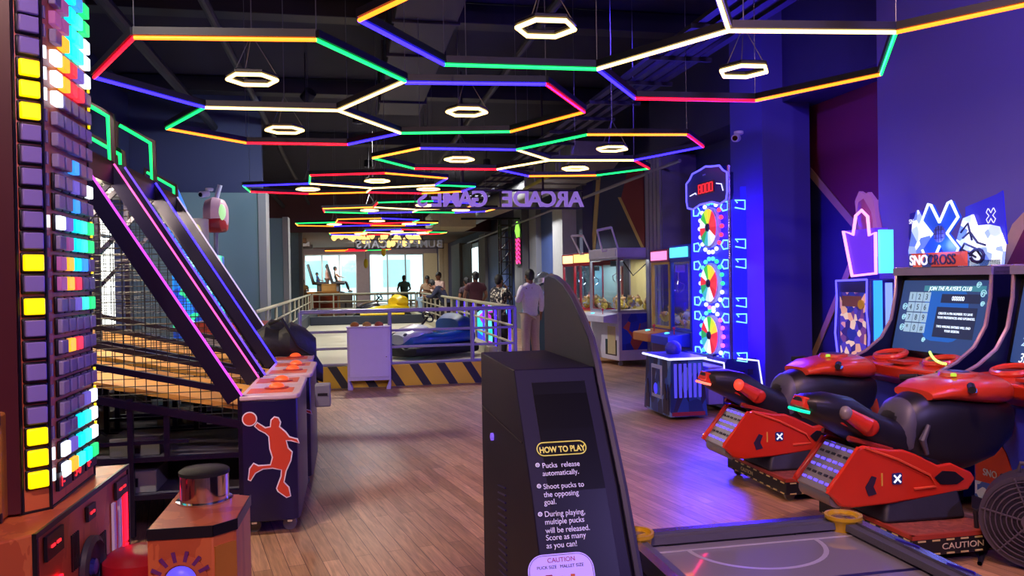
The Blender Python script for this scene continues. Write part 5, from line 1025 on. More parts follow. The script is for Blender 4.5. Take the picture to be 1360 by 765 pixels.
# ================================================================= SNOCROSS CABINETS
CAB = m('black_blue_cabinet','0d0d2c',.3); BLB = m('royal_blue_front','2436cc',.4,noise=.15,scale=12); ORP = m('orange_moulded_plastic','d23c20',.28,noise=.06,coat=.4); TML = m('silver_t_moulding','c8a8a8',.25,.6)
SNOW = patch('snow_spray_print',['d8e4ff','b0c8f8','5a78d0','f0f4ff','8ca8e8','e8f0ff'],11,.4,es=.8)
DKP = m('dark_lettering','2c2438',.5); WHP = em('white_lettering',(.85,.87,1),.8)
E_SCR = em('screen_backdrop',(.02,.05,.16),.9); E_SCB = em('screen_blue_glow',(.01,.10,.42),.9); E_TXT = em('screen_text',(.7,.85,1),1.2); E_KEY = em('screen_key',(.30,.48,.62),.8)
def sno(b0, lab, which):
    t = thing('snowmobile_race_cabinet', lab, 'arcade game', H(3.87,b0), AX, 'snowmobile racing cabinets')
    W = 1.12; t.scale = (1,.866,1)
    MB().bx(0,.8,.0,W,.04,.74).build('base_cabinet', BLB, t, bevel=.008)
    MB().bx(-.02,.05,.0,W,.02,.10).build('kick_plate', m('violet_kick','2c2250',.5), t)
    MB().bx(.56,.85,.04,W-.04,.74,1.5).build('rear_cabinet', CAB, t)
    # printed splash at the lower front
    sp = MB().prism([(W-.02,.1),(W-.02,.34),(W-.16,.46),(W-.12,.5),(W-.2,.58),(W-.24,.48),(W-.3,.42),(W-.36,.3),(W-.46,.24),(W-.40,.2),(W-.62,.16),(W-.5,.12)][:12],'yz',-.006,0).build('orange_splash', m('orange_print_splash','d8442c',.4), t)
    MB().prism([(W-.02,.1),(W-.02,.2),(W-.25,.21),(W-.48,.16),(W-.6,.1)],'yz',-.009,-.005).build('snow_print', patch('snow_print',['dce6ff','4868c8','f0f4ff','9cb4ec'],14,.5), sp)
    text('SNO',.062,m('white_print','e0e0f0',.5),sp,(-.012,W-.10,.25),(0,-1,0),(0,0,1),.002); text('CROSS',.062,DKP,sp,(-.012,W-.25,.25),(0,-1,0),(0,0,1),.002)
    # console
    cs = MB().prism([(.0,.72),(-.1,.78),(-.12,.86),(-.02,.88),(.3,.90),(.3,.72)],'xz',.0,W).build('console', ORP, t, bevel=.012)
    for (y_,r_) in ((.25,.13),(.86,.13)):
        o = MB().tube([(.08+.09*math.cos(2*PI*i/20)*1.1,y_+r_*math.sin(2*PI*i/20),.915+.02*math.cos(2*PI*i/20)) for i in range(20)],.022,8,closed=True).build('cup_rim', ORP, cs)
        MB().lathe((.08,y_,.875),[(.09,0),(.095,.04)],18).build('cup_well', m('dark_orange_well','4c1410',.5), o)
    MB().bx(-.1,.02,.42,.62,.88,.9).build('coin_plate', m('orange_red_plate','b83420',.3), cs)
    if which == 1:
        g = MB()
        for i in range(14): y_ = .02+i*.03; g.ball((-.06+.16*(i/13)**1.5+.0,y_,.93-.03*math.cos(i/13*2)+.02),.010,8,5)
        g.build('yellow_led_row', em('led_lime',(.6,1,.15),1.1), cs)
    # screen: leans back
    sb, st_ = Vector((.21,0,.91)), Vector((.335,0,1.46)); up_ = (st_-sb).normalized(); M_ = frame(sb+Vector((0,W,0)),(0,-1,0),up_)
    bz = MB().prism(rrect(W-.06,.64,.03,cx=W/2,cy=.29),'xy',-.03,-.004).build('screen_bezel', m('screen_bezel_black','08080e',.25), t, mw=M_)
    MB().prism(rrect(.98,.53,.01,cx=W/2,cy=.30),'xy',-.004,.0).build('screen', E_SCR, bz)
    def st(s_, x, y, sz, mt=E_TXT, sh=.25, sx=1, al='LEFT'): return text(s_, sz, mt, bz, (x,y,.003), (1,0,0), (0,1,0), .0008, al, 'screen_text', shear=sh, sx=sx)
    if which == 1:
        MB().prism(rrect(.5,.40,.15,cx=.62,cy=.32),'xy',.0,.001).build('screen_glow', E_SCB, bz)
        MB().bx(.34,1.02,.485,.525,.001,.002).build('title_bar', em('screen_teal_bar',(.05,.25,.35),.7), bz); st("JOIN THE PLAYER'S CLUB",.40,.49,.042)
        for r_ in range(4):
            for c_ in range(3):
                k_ = MB().bx(.175+c_*.088,.255+c_*.088,.405-r_*.078,.475-r_*.078,.001,.003).build('screen_key', E_KEY, bz)
                text(('123','456','789','*0#')[r_][c_],.06,m('key_navy','101c44',.5),k_,(.2+c_*.088,.42-r_*.078,.004),(1,0,0),(0,1,0),.0006)
        MB().bx(.56,.98,.40,.465,.001,.002).bx(.53,.97,.15,.37,.001,.002).build('screen_box', em('screen_navy_box',(.015,.025,.07),.8), bz)
        st('000000',.68,.418,.045,sh=0); st('CREATE A PIN NUMBER TO SAVE',.56,.315,.024,sh=0,sx=1.05); st('YOUR PREFERENCES AND UPGRADES.',.555,.285,.024,sh=0,sx=1.0)
        st('TWO WRONG ENTRIES WILL END',.56,.22,.024,sh=0); st('YOUR SESSION.',.66,.19,.024,sh=0)
        for (x_,y_,r_) in ((1.0,.47,.03),(.94,.53,.025),(1.01,.40,.02),(.15,.2,.03),(.15,.28,.025),(.14,.36,.03),(.44,.12,.02)):
            g = MB().tube([(x_+r_*(1-i/26)*math.cos(i*.5),y_+r_*(1-i/26)*math.sin(i*.5),.003) for i in range(22)],.0035,4)
            g.build('scroll_ornament', em('screen_scroll',(.35,.7,.8),.8), bz)
    else:
        st('HALL OF FAME',.26,.44,.085); st('WALKWAY',.26,.33,.05)
        for i,(a_,b_) in enumerate((('1st','TOPDOG'),('2nd','LEGEND'),('3rd','APPROX'))): st(a_,.14,.22-i*.105+.03,.085,em('screen_rank%d'%i,('e8d840','a8c8e8','e0e8f0')[i],1.1)); st(b_,.28,.23-i*.105+.03,.05)
        g = MB(); 
        for i in range(10): g.bx(.17+i*.006,.24-i*.002,.34+i*.012,.35+i*.012,.001,.003)
        g.build('trophy_art', E_KEY, bz)
    # side wings with silver moulding
    pr = [(-.10,.74),(-.12,.86),(.02,.92),(.16,1.02),(.25,1.16),(.29,1.35),(.30,1.55),(.86,1.55),(.86,.05),(.62,.05),(.5,.74)]
    for y_ in (0,W-.035):
        o = MB().prism(pr,'xz',y_,y_+.035).build('side_wing', CAB, t)
        MB().tube([(x_-.004,y_+.0175,z_) for x_,z_ in pr[1:8]],.016,6).build('edge_moulding', TML, o)
    MB().bx(.28,.86,0,W,1.5,1.555).build('top_cap', m('silver_top_rail','9c8ca0',.3,.5), t)
    # topper
    tp = MB().bx(.40,.44,.06,1.06,1.555,1.60).build('topper_base', CAB, t)
    rnd = random.Random(5)
    def blob(cy,cz,ry,rz_,n_=22,jit=.22): return [(cy+ry*(1+rnd.uniform(-jit,jit))*math.cos(2*PI*i/n_), cz+rz_*(1+rnd.uniform(-jit,jit))*math.sin(2*PI*i/n_)) for i in range(n_)]
    MB().prism([(.80,1.56),(1.06,1.56),(1.10,1.68),(1.06,1.8),(1.04,1.9),(.98,2.0),(.92,1.93),(.86,1.86),(.78,1.78),(.70,1.66)],'yz',.40,.415).build('rider_cutout', SNOW, tp)
    MB().prism([(.04,1.56),(.5,1.56),(.56,1.66),(.5,1.78),(.44,1.9),(.34,1.92),(.3,1.84),(.18,1.84),(.08,1.82),(.02,1.7)],'yz',.40,.415).build('snow_spray_cutout', SNOW, tp)
    g = MB()
    for p_ in ([(.5,1.62),(.42,1.72),(.3,1.68),(.22,1.60)],[(.46,1.80),(.38,1.86),(.34,1.74)],[(.5,1.7),(.4,1.66),(.3,1.62)],[(.44,1.76),(.36,1.8),(.28,1.72),(.2,1.7)]): g.tube([(.395,y_,z_) for y_,z_ in p_],.008,5)
    g.tube([(.39,.28+.07*math.cos(i*.6),1.63+.045*math.sin(i*.6)) for i in range(11)],.012,5)
    g.build('snowmobile_print', m('print_navy_lines','1c1a4c',.5), tp)
    FLG = m('flag_royal_blue','1a1ac0',.5,noise=.1)
    MB().prism([(.02,1.7),(.06,2.06),(.12,2.04),(.44,1.98),(.44,1.72)],'yz',.42,.43).build('flag_panel', em('flag_blue_glow',(.02,.015,.5),.8), tp)
    MB().prism([(.92,1.75),(1.12,1.78),(1.1,1.98),(.92,2.0)],'yz',.42,.43).build('flag_panel', FLG, tp)
    text('SNO',.05,WHP,tp,(.412,1.10,1.9),(0,-1,0),(0,0,1),.002)
    # X emblem: a four-lobed plain X with lit outline and round grid
    cy_, cz_ = .66, 1.80
    a_ = .07; q_ = [(0,.085),(.10,.22),(.13,.23),(.21,.11),(.085,0),(.21,-.11),(.13,-.23),(.10,-.22),(0,-.085),(-.10,-.22),(-.13,-.23),(-.21,-.11),(-.085,0),(-.21,.11),(-.13,.23),(-.10,.22)]
    q_ = [(cy_+u*1.0,cz_+v) for u,v in q_]
    xm = MB().prism(q_,'yz',.372,.40).build('x_emblem', em('x_blue',(.01,.08,.75),.6), tp)
    MB().tube([(.368,y_,z_) for y_,z_ in (q_[5:]+q_[:5])[:4]],.010,6).tube([(.368,y_,z_) for y_,z_ in q_[0:5]],.011,6).tube([(.368,y_,z_) for y_,z_ in q_[12:16]+q_[:1]],.011,6).tube([(.368,y_,z_) for y_,z_ in q_[9:13]],.009,6).build('neon_outline', em('x_outline',(.65,.8,1),1.4), xm)
    dk = MB().lathe((.372,cy_,cz_),[(.062,0),(.062,-.012)],24,'x').build('round_badge', m('badge_grey','5a5c88',.4), xm)
    g = MB()
    for k_ in (-.03,0,.03): h_ = math.sqrt(.06**2-k_**2); g.tube([(.358,cy_-h_,cz_+k_),(.358,cy_+h_,cz_+k_)],.003,4).tube([(.358,cy_+k_,cz_-h_),(.358,cy_+k_,cz_+h_)],.003,4)
    g.build('badge_grid', DKP, dk)
    # small emblem on the flag
    g = MB().tube([(.416,y_*.22+.17,z_*.22+1.90-.0) for y_,z_ in [(u-cy_,v-cz_) for u,v in q_]],.003,4,closed=True); g.build('small_x_print', WHP, tp)
    nb = MB().bx(.34,.36,.34,1.0,1.562,1.665).build('name_board', patch('name_board_print',['c84c30','d85838','30407c','c04428','7c88a8'],6,.4,es=.25), tp)
    text('SNO',.105,WHP,nb,(.336,.985,1.578),(0,-1,0),(0,0,1),.003,sx=1.05,bold=.002); text('CROSS',.105,DKP,nb,(.336,.765,1.578),(0,-1,0),(0,0,1),.003,sx=1.02,bold=.001)
    ld = bpy.data.lights.new('topper_lamp','POINT'); ld.energy = 5; ld.color = (.12,.2,1); ld.shadow_soft_size = .05; lo = bpy.data.objects.new('topper_lamp', ld); col.objects.link(lo); lo.parent = tp; lo.location = (.3,.6,1.72)
    return t
sno(4.53,'snowmobile race cabinet showing a number keypad on its screen',1)
sno(3.41,'snowmobile race cabinet at the right edge listing 1st, 2nd and 3rd',2)
# ================================================================= RACE SLEDS
def sled(bc, lab, lampm, stripm):
    t = thing('race_sled_ride', lab, 'ride seat', H(2.82,bc), AX, 'ride on racing sleds')
    SD = m('sled_black_plastic','17151c',.4,noise=.15); GRY = m('sled_grey_panel','4c4a56',.45); SO = m('sled_orange_red','c8301c',.25,noise=.06,coat=.5)
    pf = MB().bx(0,.52,-.42,.42,.05,.15).build('platform', m('platform_black','101014',.5), t, bevel=.004)
    MB().bx(.005,.515,-.415,.415,.15,.156).build('chequer_plate', patch('red_chequer_plate',['8c4a3c','7c4034','9c5848','84463a'],40,.45), pf)
    MB().bx(-.003,.523,-.423,-.40,.138,.16).bx(-.003,.523,.40,.423,.138,.16).bx(-.003,.02,-.42,.42,.138,.16).build('red_trim', m('red_trim','9c3828',.4), pf)
    g = MB()
    for i in range(6): g.bx(.03+i*.085,.075+i*.085,-.424,-.42,.125,.133).bx(.03+i*.085,.075+i*.085,-.424,-.42,.055,.063)
    for i in range(9): g.bx(-.004,0,-.40+i*.092,-.355+i*.092,.125,.133).bx(-.004,0,-.40+i*.092,-.355+i*.092,.055,.063)
    g.build('yellow_dashes', m('yellow_dash','c8b478',.4), pf, kind='stuff')
    text('CAUTION',.045,m('caution_text','c8bc9c',.5),pf,(.17,-.4235,.08),(1,0,0),(0,0,1),.001,sx=1.25); text('CAUTION',.04,m('caution_text','c8bc9c',.5),pf,(-.0035,.2,.08),(0,-1,0),(0,0,1),.001)
    for (x_,y_) in ((.06,-.36),(.06,.36),(.46,-.36),(.46,.36)): MB().lathe((x_,y_,.035),[(.035,-.012),(.035,.012)],12,'y').build('caster', m('grey_caster','77747c',.5), pf)
    MB()._add([(.0,-.2,.156),(.50,-.22,.156),(.50,.22,.156),(.0,.2,.156),(.08,-.12,.34),(.48,-.14,.42),(.48,.14,.42),(.08,.12,.34)],[(0,3,2,1),(4,5,6,7),(0,1,5,4),(1,2,6,5),(2,3,7,6),(3,0,4,7)]).build('pedestal_boot', m('dark_boot','1c1a22',.55,noise=.3,scale=10,bump=.5), t, bevel=.02)
    # seat and tail hump
    MB().hull([(-.39,.77,.84,.05,2.2),(-.34,.72,.855,.11,2.4),(-.22,.66,.86,.13,2.5),(-.08,.58,.828,.13,2.6),(.05,.50,.745,.13,2.6),(.15,.46,.70,.13,2.8),(.26,.44,.705,.14,3),(.34,.42,.74,.14,3)],26).build('seat', SD, t)
    # tank and front body
    MB().hull([(.16,.45,.70,.11,2.4),(.22,.42,.79,.14,2.6),(.32,.38,.835,.17,2.7),(.46,.37,.85,.185,3.2),(.6,.40,.82,.19,3.6),(.74,.45,.80,.19,3.6),(.86,.54,.78,.16,3.4),(.91,.62,.76,.12,3)],28).build('tank_body', SD, t)
    MB().hull([(.17,.47,.71,.118,2.4),(.205,.45,.775,.142,2.5),(.23,.46,.80,.150,2.6),(.25,.5,.81,.145,2.6)],24).build('grey_knee_panel', GRY, t)
    for s in (-1,1): MB().tube([(.28,s*.185,.52),(.25,s*.188,.60),(.29,s*.188,.68)],[.012,.02,.012],8).build('knee_accent', GRY, t)
    # orange side panels with the lit track box at the rear
    sidep = [(-.31,.33),(-.325,.36),(-.13,.575),(-.10,.585),(.05,.555),(.14,.55),(.22,.52),(.36,.45),(.44,.46),(.5,.43),(.57,.40),(.60,.36),(.55,.30),(.3,.275),(.05,.255),(-.18,.25),(-.25,.265)]
    for s in (-1,1):
        y0_, y1_ = s*.145, s*.175
        o = MB().prism(sidep,'xz',min(y0_,y1_),max(y0_,y1_)).build('side_panel', SO, t, bevel=.012)
        ya = s*.178
        MB().prism([(.33,.385),(.38,.42),(.46,.41),(.52,.365),(.47,.34),(.37,.345)],'xz',min(ya,ya+s*.003),max(ya,ya+s*.003)).build('side_recess', BLK, o)
        MB().tube([(-.1,s*.176,.575),(.1,s*.18,.50),(.3,s*.18,.40),(.34,s*.176,.335),(.2,s*.176,.33)],.008,6).build('side_rib', m('sled_orange_lip','d85030',.3), o)
        bdg = MB().prism(rrect(.062,.062,.01,cx=.095,cy=.395),'xz',ya,ya+s*.003).build('side_badge', m('badge_navy','1c2468',.4), o)
        MB().tube([(.075,ya+s*.004,.375),(.115,ya+s*.004,.415)],.006,4).tube([(.115,ya+s*.004,.375),(.075,ya+s*.004,.415)],.006,4).build('x_mark', WHP, bdg)
        MB().prism([(-.10,.36),(-.06,.42),(-.03,.41),(-.05,.36),(-.03,.32),(-.08,.31)],'xz',ya,ya+s*.002).build('rider_decal', m('decal_dark','2c1a34',.5), o)
        MB().bx(.0,.008,ya-.001,ya+.003,.36,.43).build('yellow_mark', m('mark_yellow','d8b040',.5), o)
    # cross arm from panel to front
    MB().hull([(.0,.50,.58,.16,3),(.2,.44,.54,.165,3),(.42,.40,.50,.16,3),(.56,.40,.46,.12,3)],18).build('belly_pan', m('belly_black','121016',.5), t)
    tb = MB()._add([(-.315,-.15,.33),(-.315,.15,.33),(-.125,.15,.565),(-.125,-.15,.565),(-.17,-.15,.27),(-.17,.15,.27),(.0,.15,.5),(.0,-.15,.5)],[(0,1,2,3),(7,6,5,4),(0,4,5,1),(3,2,6,7),(0,3,7,4),(1,5,6,2)]).build('track_box', m('brushed_rear_plate','8f8a92',.35,.5), t, bevel=.01)
    MB().tube([(-.25,-.15,.30),(-.25,.15,.30)],.05,16).build('round_end', m('brushed_rear_plate','8f8a92',.35,.5), tb)
    u = Vector((.19,0,.235)).normalized(); n_ = Vector((-u.z,0,u.x))
    E_T = em('track_led_blue',(.10,.06,1),1.8); OFF = m('track_slot_dark','15122c',.4)
    for r_ in range(6):
        for c_ in range(5):
            p_ = Vector((-.315,0,.33))+u*(.05+r_*.045)+Vector((0,-.11+c_*.055,0))+n_*.002
            M_ = frame(p_,(0,1,0),u); MB().bx(-.016,.016,-.007,.007,-.003,.003).build('led_slot', E_T if (r_ in (0,2,3,5)) else OFF, tb, mw=M_)
    [MB().tube([(-.32,s*.165,.335),(-.128,s*.165,.575)],.014,6).build('edge_rim', SO, tb) for s in (-1,1)]
    # tail: orange tip, light strip, side lamp
    MB()._add([(-.40,-.07,.79),(-.40,.07,.79),(-.38,.05,.85),(-.38,-.05,.85),(-.16,-.135,.68),(-.16,.135,.68),(-.30,.10,.82),(-.30,-.10,.82)],[(0,1,2,3),(7,6,5,4),(0,4,5,1),(3,2,6,7),(0,3,7,4),(1,5,6,2)]).build('tail_cowl', SO, t, bevel=.008)
    MB().tube([(-.412,.05,.775),(-.412,-.07,.775),(-.37,-.09,.765)],.009,6).build('tail_light_strip', stripm, t)
    for s in (-1,1):
        o = MB().tube([(-.17,s*.125,.755),(-.06,s*.142,.685)],[.036,.05],16).ball((-.04,s*.14,.675),(.06,.02,.05),12,8).build('lamp_pod', SO, t)
        MB().ball((-.18,s*.13,.76),(.038,.038,.04),14,8).build('side_lamp', lampm, o)
        MB().tube([(-.16,s*.12,.62),(.1,s*.135,.54)],.016,6).build('grab_bar', m('sled_rib','8c2a20',.3), t)
    # dash cowl and handlebar
    dc = MB().hull([(.34,.80,.855,.16,3),(.44,.80,.90,.2,3),(.62,.78,.925,.23,3.2),(.78,.76,.93,.22,3),(.87,.76,.90,.16,2.6),(.92,.78,.86,.1,2.4)],26).build('dash_cowl', ORP, t)
    MB().lathe((.64,0,.925),[(.11,-.01),(.105,.012),(.09,.014)],24,sx=.9).build('dash_plate', m('dash_orange_print','c2482c',.35), dc)
    MB().ball((.66,.02,.94),(.05,.075,.006),12,6).build('dash_print', m('dash_navy_print','3c2c60',.4), dc); MB().lathe((.55,-.07,.925),[(.016,0),(.016,.014),(.010,.018)],14).build('start_button', em('button_lime',(.45,.7,.05),.8), dc)
    for s in (-1,1):
        h_ = MB().tube([(.60,s*.1,.88),(.56,s*.2,.89),(.52,s*.24,.885)],.014,8).build('handlebar', CHR, t)
        MB().tube([(.54,s*.21,.888),(.48,s*.29,.878)],.02,10).build('grip', RUB, h_); MB().tube([(.58,s*.2,.87),(.52,s*.27,.865)],.007,6).build('brake_lever', em('lever_blue',(.05,.2,.9),.5), h_)
    return t
sled(4.03,'nearest orange and black ride on race sled, green light strip on its tail', m('clear_lamp','8c8488',.1,.3), em('strip_green',(.0,1,.45),1.1))
sled(5.25,'farther orange and black ride on race sled, red round lamp lit on its tail', em('lamp_red_hot',(1,.04,.02),1.6), em('strip_red',(1,.12,.08),2.5))
# ================================================================= SHOPPING BAG NEON CABINET
t = thing('gift_bag_game','tall game with a pink neon bag on top beside the keypad cabinet','arcade game', H(4.22,5.88), AX)
LP = patch('prize_wall_print',['2c1c7c','c890a8','4838b8','e0c8b8','6a3c8c','1c2a9c','d8a890','3c2c9c'],16,.4,es=.5)
MB().bx(0,.5,0,.46,.05,1.47).build('cabinet', m('violet_cabinet','2c2080',.35), t, bevel=.01)
fp = MB().bx(-.012,0,.06,.40,.45,1.36).build('prize_window', LP, t); MB().bx(-.018,-.012,.10,.36,1.24,1.33).build('name_plate', m('copper_plate','8c5c50',.4), fp); MB().lathe((-.018,.09,1.26),[(.04,0),(.04,-.01)],16,'x').build('yellow_smiley', m('smiley_yellow','d8b820',.4), fp)
MB().tube([(-.015,.02,.35),(-.015,.03,.7),(-.015,.0,1.0),(-.015,.03,1.2),(-.015,.02,1.47)],.008,6).tube([(-.015,.45,.35),(-.015,.42,.7),(-.015,.47,1.0),(-.015,.44,1.3),(-.015,.45,1.46),(-.015,.02,1.47)],.009,6).build('edge_light', EOUT, t)
MB().bx(.03,.10,-.02,-.0,.5,1.46).build('side_light_column', em('column_azure',(.03,.28,1),1.5), t); MB().bx(.14,.2,-.012,0,.4,1.44).build('side_light_column', em('column_ice',(.2,.3,1),1.2), t)
bg = MB().prism([(.0,1.52),(.36,1.50),(.46,1.90),(-.0+.04,1.95-.05)],'yz',.08,.2).build('neon_bag', em('bag_violet',(.12,.02,.75),.8), t)
MB().tube([(.07,.02,1.52),(.07,.34,1.50),(.07,.46,1.90),(.07,.32,1.86),(.07,.28,2.02),(.07,.2,2.06),(.07,.12,2.0),(.07,.10,1.84),(.07,.02,1.86)],.014,8,closed=True).build('neon_outline', em('bag_neon_pink',(1,.35,.85),1.4), bg)
MB().bx(.08,.2,-.03,.0,1.52,1.88).build('bag_side', em('bag_side_cyan',(.1,.8,1),1.2), bg)
MB().hull([(-.1,1.85,2.0,.03,2),(-.05,1.8,2.1,.05,2.2),(.05,1.82,2.22,.06,2.2),(.12,1.9,2.2,.05,2.2),(.16,1.98,2.12,.02,2)],14).build('plush_figure', m('pink_figure','a04c8c',.5), t, loc=(.2,.25,0), rz=PI/2)
MB().prism([(.10,1.85),(.34,1.85),(.40,2.0),(.42,2.16),(.36,2.24),(.28,2.2),(.24,2.22),(.16,2.14),(.14,2.0)],'yz',.16,.2).build('pink_cutout', em('pink_cutout_glow',(.35,.10,.45),.5), t)
# leaning post on the wall side
tag(MB().tube([H(4.75,6.9,.02),H(5.3,7.0,1.05)],.035,10).build('leaning_tube', m('mauve_tube','5c5480',.5)), 'mauve tube leaning against the wall behind the far race sled', 'tube')
# ================================================================= FLOOR FAN
p = PZ(1372,752,0); p = Vector((p.x, p.y, 0)); t = thing('floor_fan','grey round drum floor fan at the lower right corner','fan', p, AX+.75)
FM = m('fan_dark_grey','4c4654',.4,.3); R_ = .225; zc = .25
dm = MB().lathe((0,0,zc),[(R_,-.1),(R_+.008,-.1),(R_+.008,.1),(R_,.1),(R_-.012,.1),(R_-.012,-.1)],40,'x').build('drum', FM, t)
g = MB()
for i in range(8): g.tube([(-.102-.006,0+ (R_-.02-i*.024)*math.cos(2*PI*j/36), zc+(R_-.02-i*.024)*math.sin(2*PI*j/36)) for j in range(36)],.0035,4,closed=True)
for j in range(6): a = 2*PI*j/6+.2; g.tube([(-.108,.04*math.cos(a),zc+.04*math.sin(a)),(-.104,R_*math.cos(a),zc+R_*math.sin(a))],.005,4)
g.lathe((-.108,0,zc),[(.045,0),(.045,-.006),(.02,-.01)],18,'x'); g.build('wire_guard', m('guard_metal','6a6474',.4,.6), t, smooth=False)
g = MB()
for j in range(4):
    a = 2*PI*j/4; g._add([(-.04,.03*math.cos(a),.03*math.sin(a)+zc),(-.06,.17*math.cos(a-.35),.17*math.sin(a-.35)+zc),(-.02,.19*math.cos(a+.35),.19*math.sin(a+.35)+zc),(-.034,.03*math.cos(a)+.003,.03*math.sin(a)+zc),(-.054,.17*math.cos(a-.35),.17*math.sin(a-.35)+zc+.003),(-.014,.19*math.cos(a+.35),.19*math.sin(a+.35)+zc+.003)],[(0,1,2),(5,4,3),(0,3,4,1),(1,4,5,2),(2,5,3,0)])
g.build('fan_blades', m('blade_grey','35303c',.4), t); MB().cyl((-.06,0,zc),(.06,0,zc),.05).build('motor', BLK, t)
for s in (-1,1): MB().tube([(0,s*(R_+.01),zc),(0,s*(R_+.03),zc),(.0,s*(R_+.02),.02),(-.14,s*(R_+.0),.012),(.14,s*(R_),.012)],.012,8).build('stand', m('stand_dark','2c2834',.4,.4), t)
MB().tube([(0,-.06,zc+R_+.005),(0,-.05,zc+R_+.05),(0,.05,zc+R_+.05),(0,.06,zc+R_+.005)],.012,8).build('handle', FM, t)
# ================================================================= AIR HOCKEY TABLE AND ITS SCORE CABINET
ta0, ta1, tb0, tb1, TZ = .735, 1.455, .25, 2.15, .80
t = thing('air_hockey_table','air hockey table with pale grey field and a yellow corner cup at lower right','game table', H(ta0,tb0), AX)
Wt, Lt = ta1-ta0, tb1-tb0
def field_mat():
    M = bpy.data.materials.new('hockey_field'); M.use_nodes = True; nt = M.node_tree; N = nt.nodes; L = nt.links; b = N['Principled BSDF']
    tc = N.new('ShaderNodeTexCoord'); v = N.new('ShaderNodeTexVoronoi'); v.inputs['Scale'].default_value = 70; v.inputs['Randomness'].default_value = 0; L.new(tc.outputs['Object'], v.inputs['Vector'])
    lt = N.new('ShaderNodeMath'); lt.operation = 'LESS_THAN'; lt.inputs[1].default_value = .08; L.new(v.outputs['Distance'], lt.inputs[0])
    mx = N.new('ShaderNodeMix'); mx.data_type = 'RGBA'; mx.inputs[6].default_value = (*hx('a39aa6'),1); mx.inputs[7].default_value = (*hx('5c5464'),1); L.new(lt.outputs[0], mx.inputs[0]); L.new(mx.outputs[2], b.inputs['Base Color']); b.inputs['Roughness'].default_value = .09; b.inputs['Specular IOR Level'].default_value = .9; b.inputs['Coat Weight'].default_value = 1; b.inputs['Coat Roughness'].default_value = .03
    return M
MB().bx(0,Wt,0,Lt,.55,.755).build('table_body', m('table_black_body','17141f',.4), t)
pfd = MB().bx(.03,Wt-.03,.03,Lt-.03,.755,.765).build('playfield', field_mat(), t)
LIN = m('field_line_white','c4bcc8',.3); LIB = m('field_line_navy','1c1650',.3)
g = MB(); cx_, rr = Wt/2, .20
pa = []
for i in range(25):
    a = PI+PI*i/24; pa.append((cx_+rr*math.cos(a), Lt-.10+rr*.95*math.sin(a)))
g._add([(x_,y_,.7655) for x_,y_ in pa]+[(cx_+(x_-cx_)*.93,Lt-.10+(y_-Lt+.10)*.93,.7655) for x_,y_ in pa],[(i,i+1,i+26,i+25) for i in range(24)])
g.bx(.03,Wt-.03,Lt-.10,Lt-.09,.765,.7655); g.build('crease_line', LIN, pfd)
[MB().bx(.03,Wt-.03,y0,y0+.015,.765,.7656).build('blue_line', LIB, pfd) for y0 in (Lt-.375,.45)]
RLT = m('rail_top_aluminium','a8a2b4',.2,.9,noise=.05); FEL = m('rail_inner_grey','5c5864',.6); 
r_ = MB().bx(.0,Wt,Lt-.028,Lt,.75,.80).build('end_rail', RLT, t); MB().bx(.03,Wt-.03,Lt-.055,Lt-.028,.772,.792).build('cushion', FEL, r_); MB().bx(.12,Wt-.2,Lt-.05,Lt-.045,.765,.772).build('goal_slot', BLK, r_)
r_ = MB().bx(Wt-.028,Wt,.02,Lt-.03,.75,.80).build('side_rail', RLT, t); MB().bx(Wt-.055,Wt-.028,.02,Lt-.03,.772,.792).build('cushion', FEL, r_)
for i in range(8): MB().tube([(Wt-.014+.008*math.cos(j*.7),.25+i*.19+.0+j*.018,.8012) for j in range(5)],.003,4).build('violet_mark', m('rail_violet_print','3418c8',.4), r_)
r_ = MB().bx(0,.028,.02,Lt-.07,.75,.80).build('side_rail', RLT, t); MB().bx(.028,.055,.02,Lt-.07,.772,.792).build('cushion', FEL, r_)
r_ = MB().bx(.07,Wt-.07,0,.028,.75,.80).build('end_rail', RLT, t)
YCUP = m('yellow_corner_plastic','d8a818',.35)
for (x_,y_) in ((Wt-.035,Lt-.035),(.035,Lt-.035),(Wt-.035,.035),(.035,.035)):
    MB().lathe((x_,y_,.745),[(.042,.020),(.046,.046),(.053,.054),(.053,.064),(.045,.064),(.042,.056),(.0,.050)],28).build('corner_cup', YCUP, t)
for (x_,y_) in ((.08,.15),(Wt-.08,.15),(.08,Lt-.15),(Wt-.08,Lt-.15)): MB().prism(rrect(.09,.09,.02,cx=x_,cy=y_),'xy',.0,.55).lathe((x_,y_,0),[(.06,0),(.06,.03)],16).build('leg', BLK, t)
# score cabinet
t = thing('score_cabinet','black score cabinet with a curved fin and HOW TO PLAY panel in the foreground','arcade game', H(.44,0), AX)
VB = m('violet_black_laminate','0e0630',.55,noise=.12,scale=3,spec=.35)
prof = [(2.72,.02),(2.72,1.27),(2.155,1.27),(2.115,1.205),(2.055,1.12),(1.96,.98),(1.85,.78),(1.775,.6),(1.735,.3),(1.735,.02)]
bx_ = MB().prism(prof,'yz',0,.23).build('cabinet_body', VB, t, bevel=.003)
fin = [(2.73,0),(2.73,1.50),(2.715,1.522),(2.66,1.528),(2.58,1.520),(2.48,1.497),(2.38,1.456),(2.29,1.403),(2.205,1.344),(2.155,1.28),(2.105,1.20),(2.045,1.12),(1.95,.98),(1.84,.78),(1.765,.6),(1.725,.3),(1.725,0)]
f_ = MB().prism(fin,'yz',.23,.25).build('fin_panel', m('fin_black_laminate','0e0630',.55,noise=.12,scale=3), t)
MB().tube([(.24,y_,z_) for y_,z_ in fin[1:16]],.011,6).build('edge_moulding', m('t_moulding_grey','54506a',.3,.3), f_)
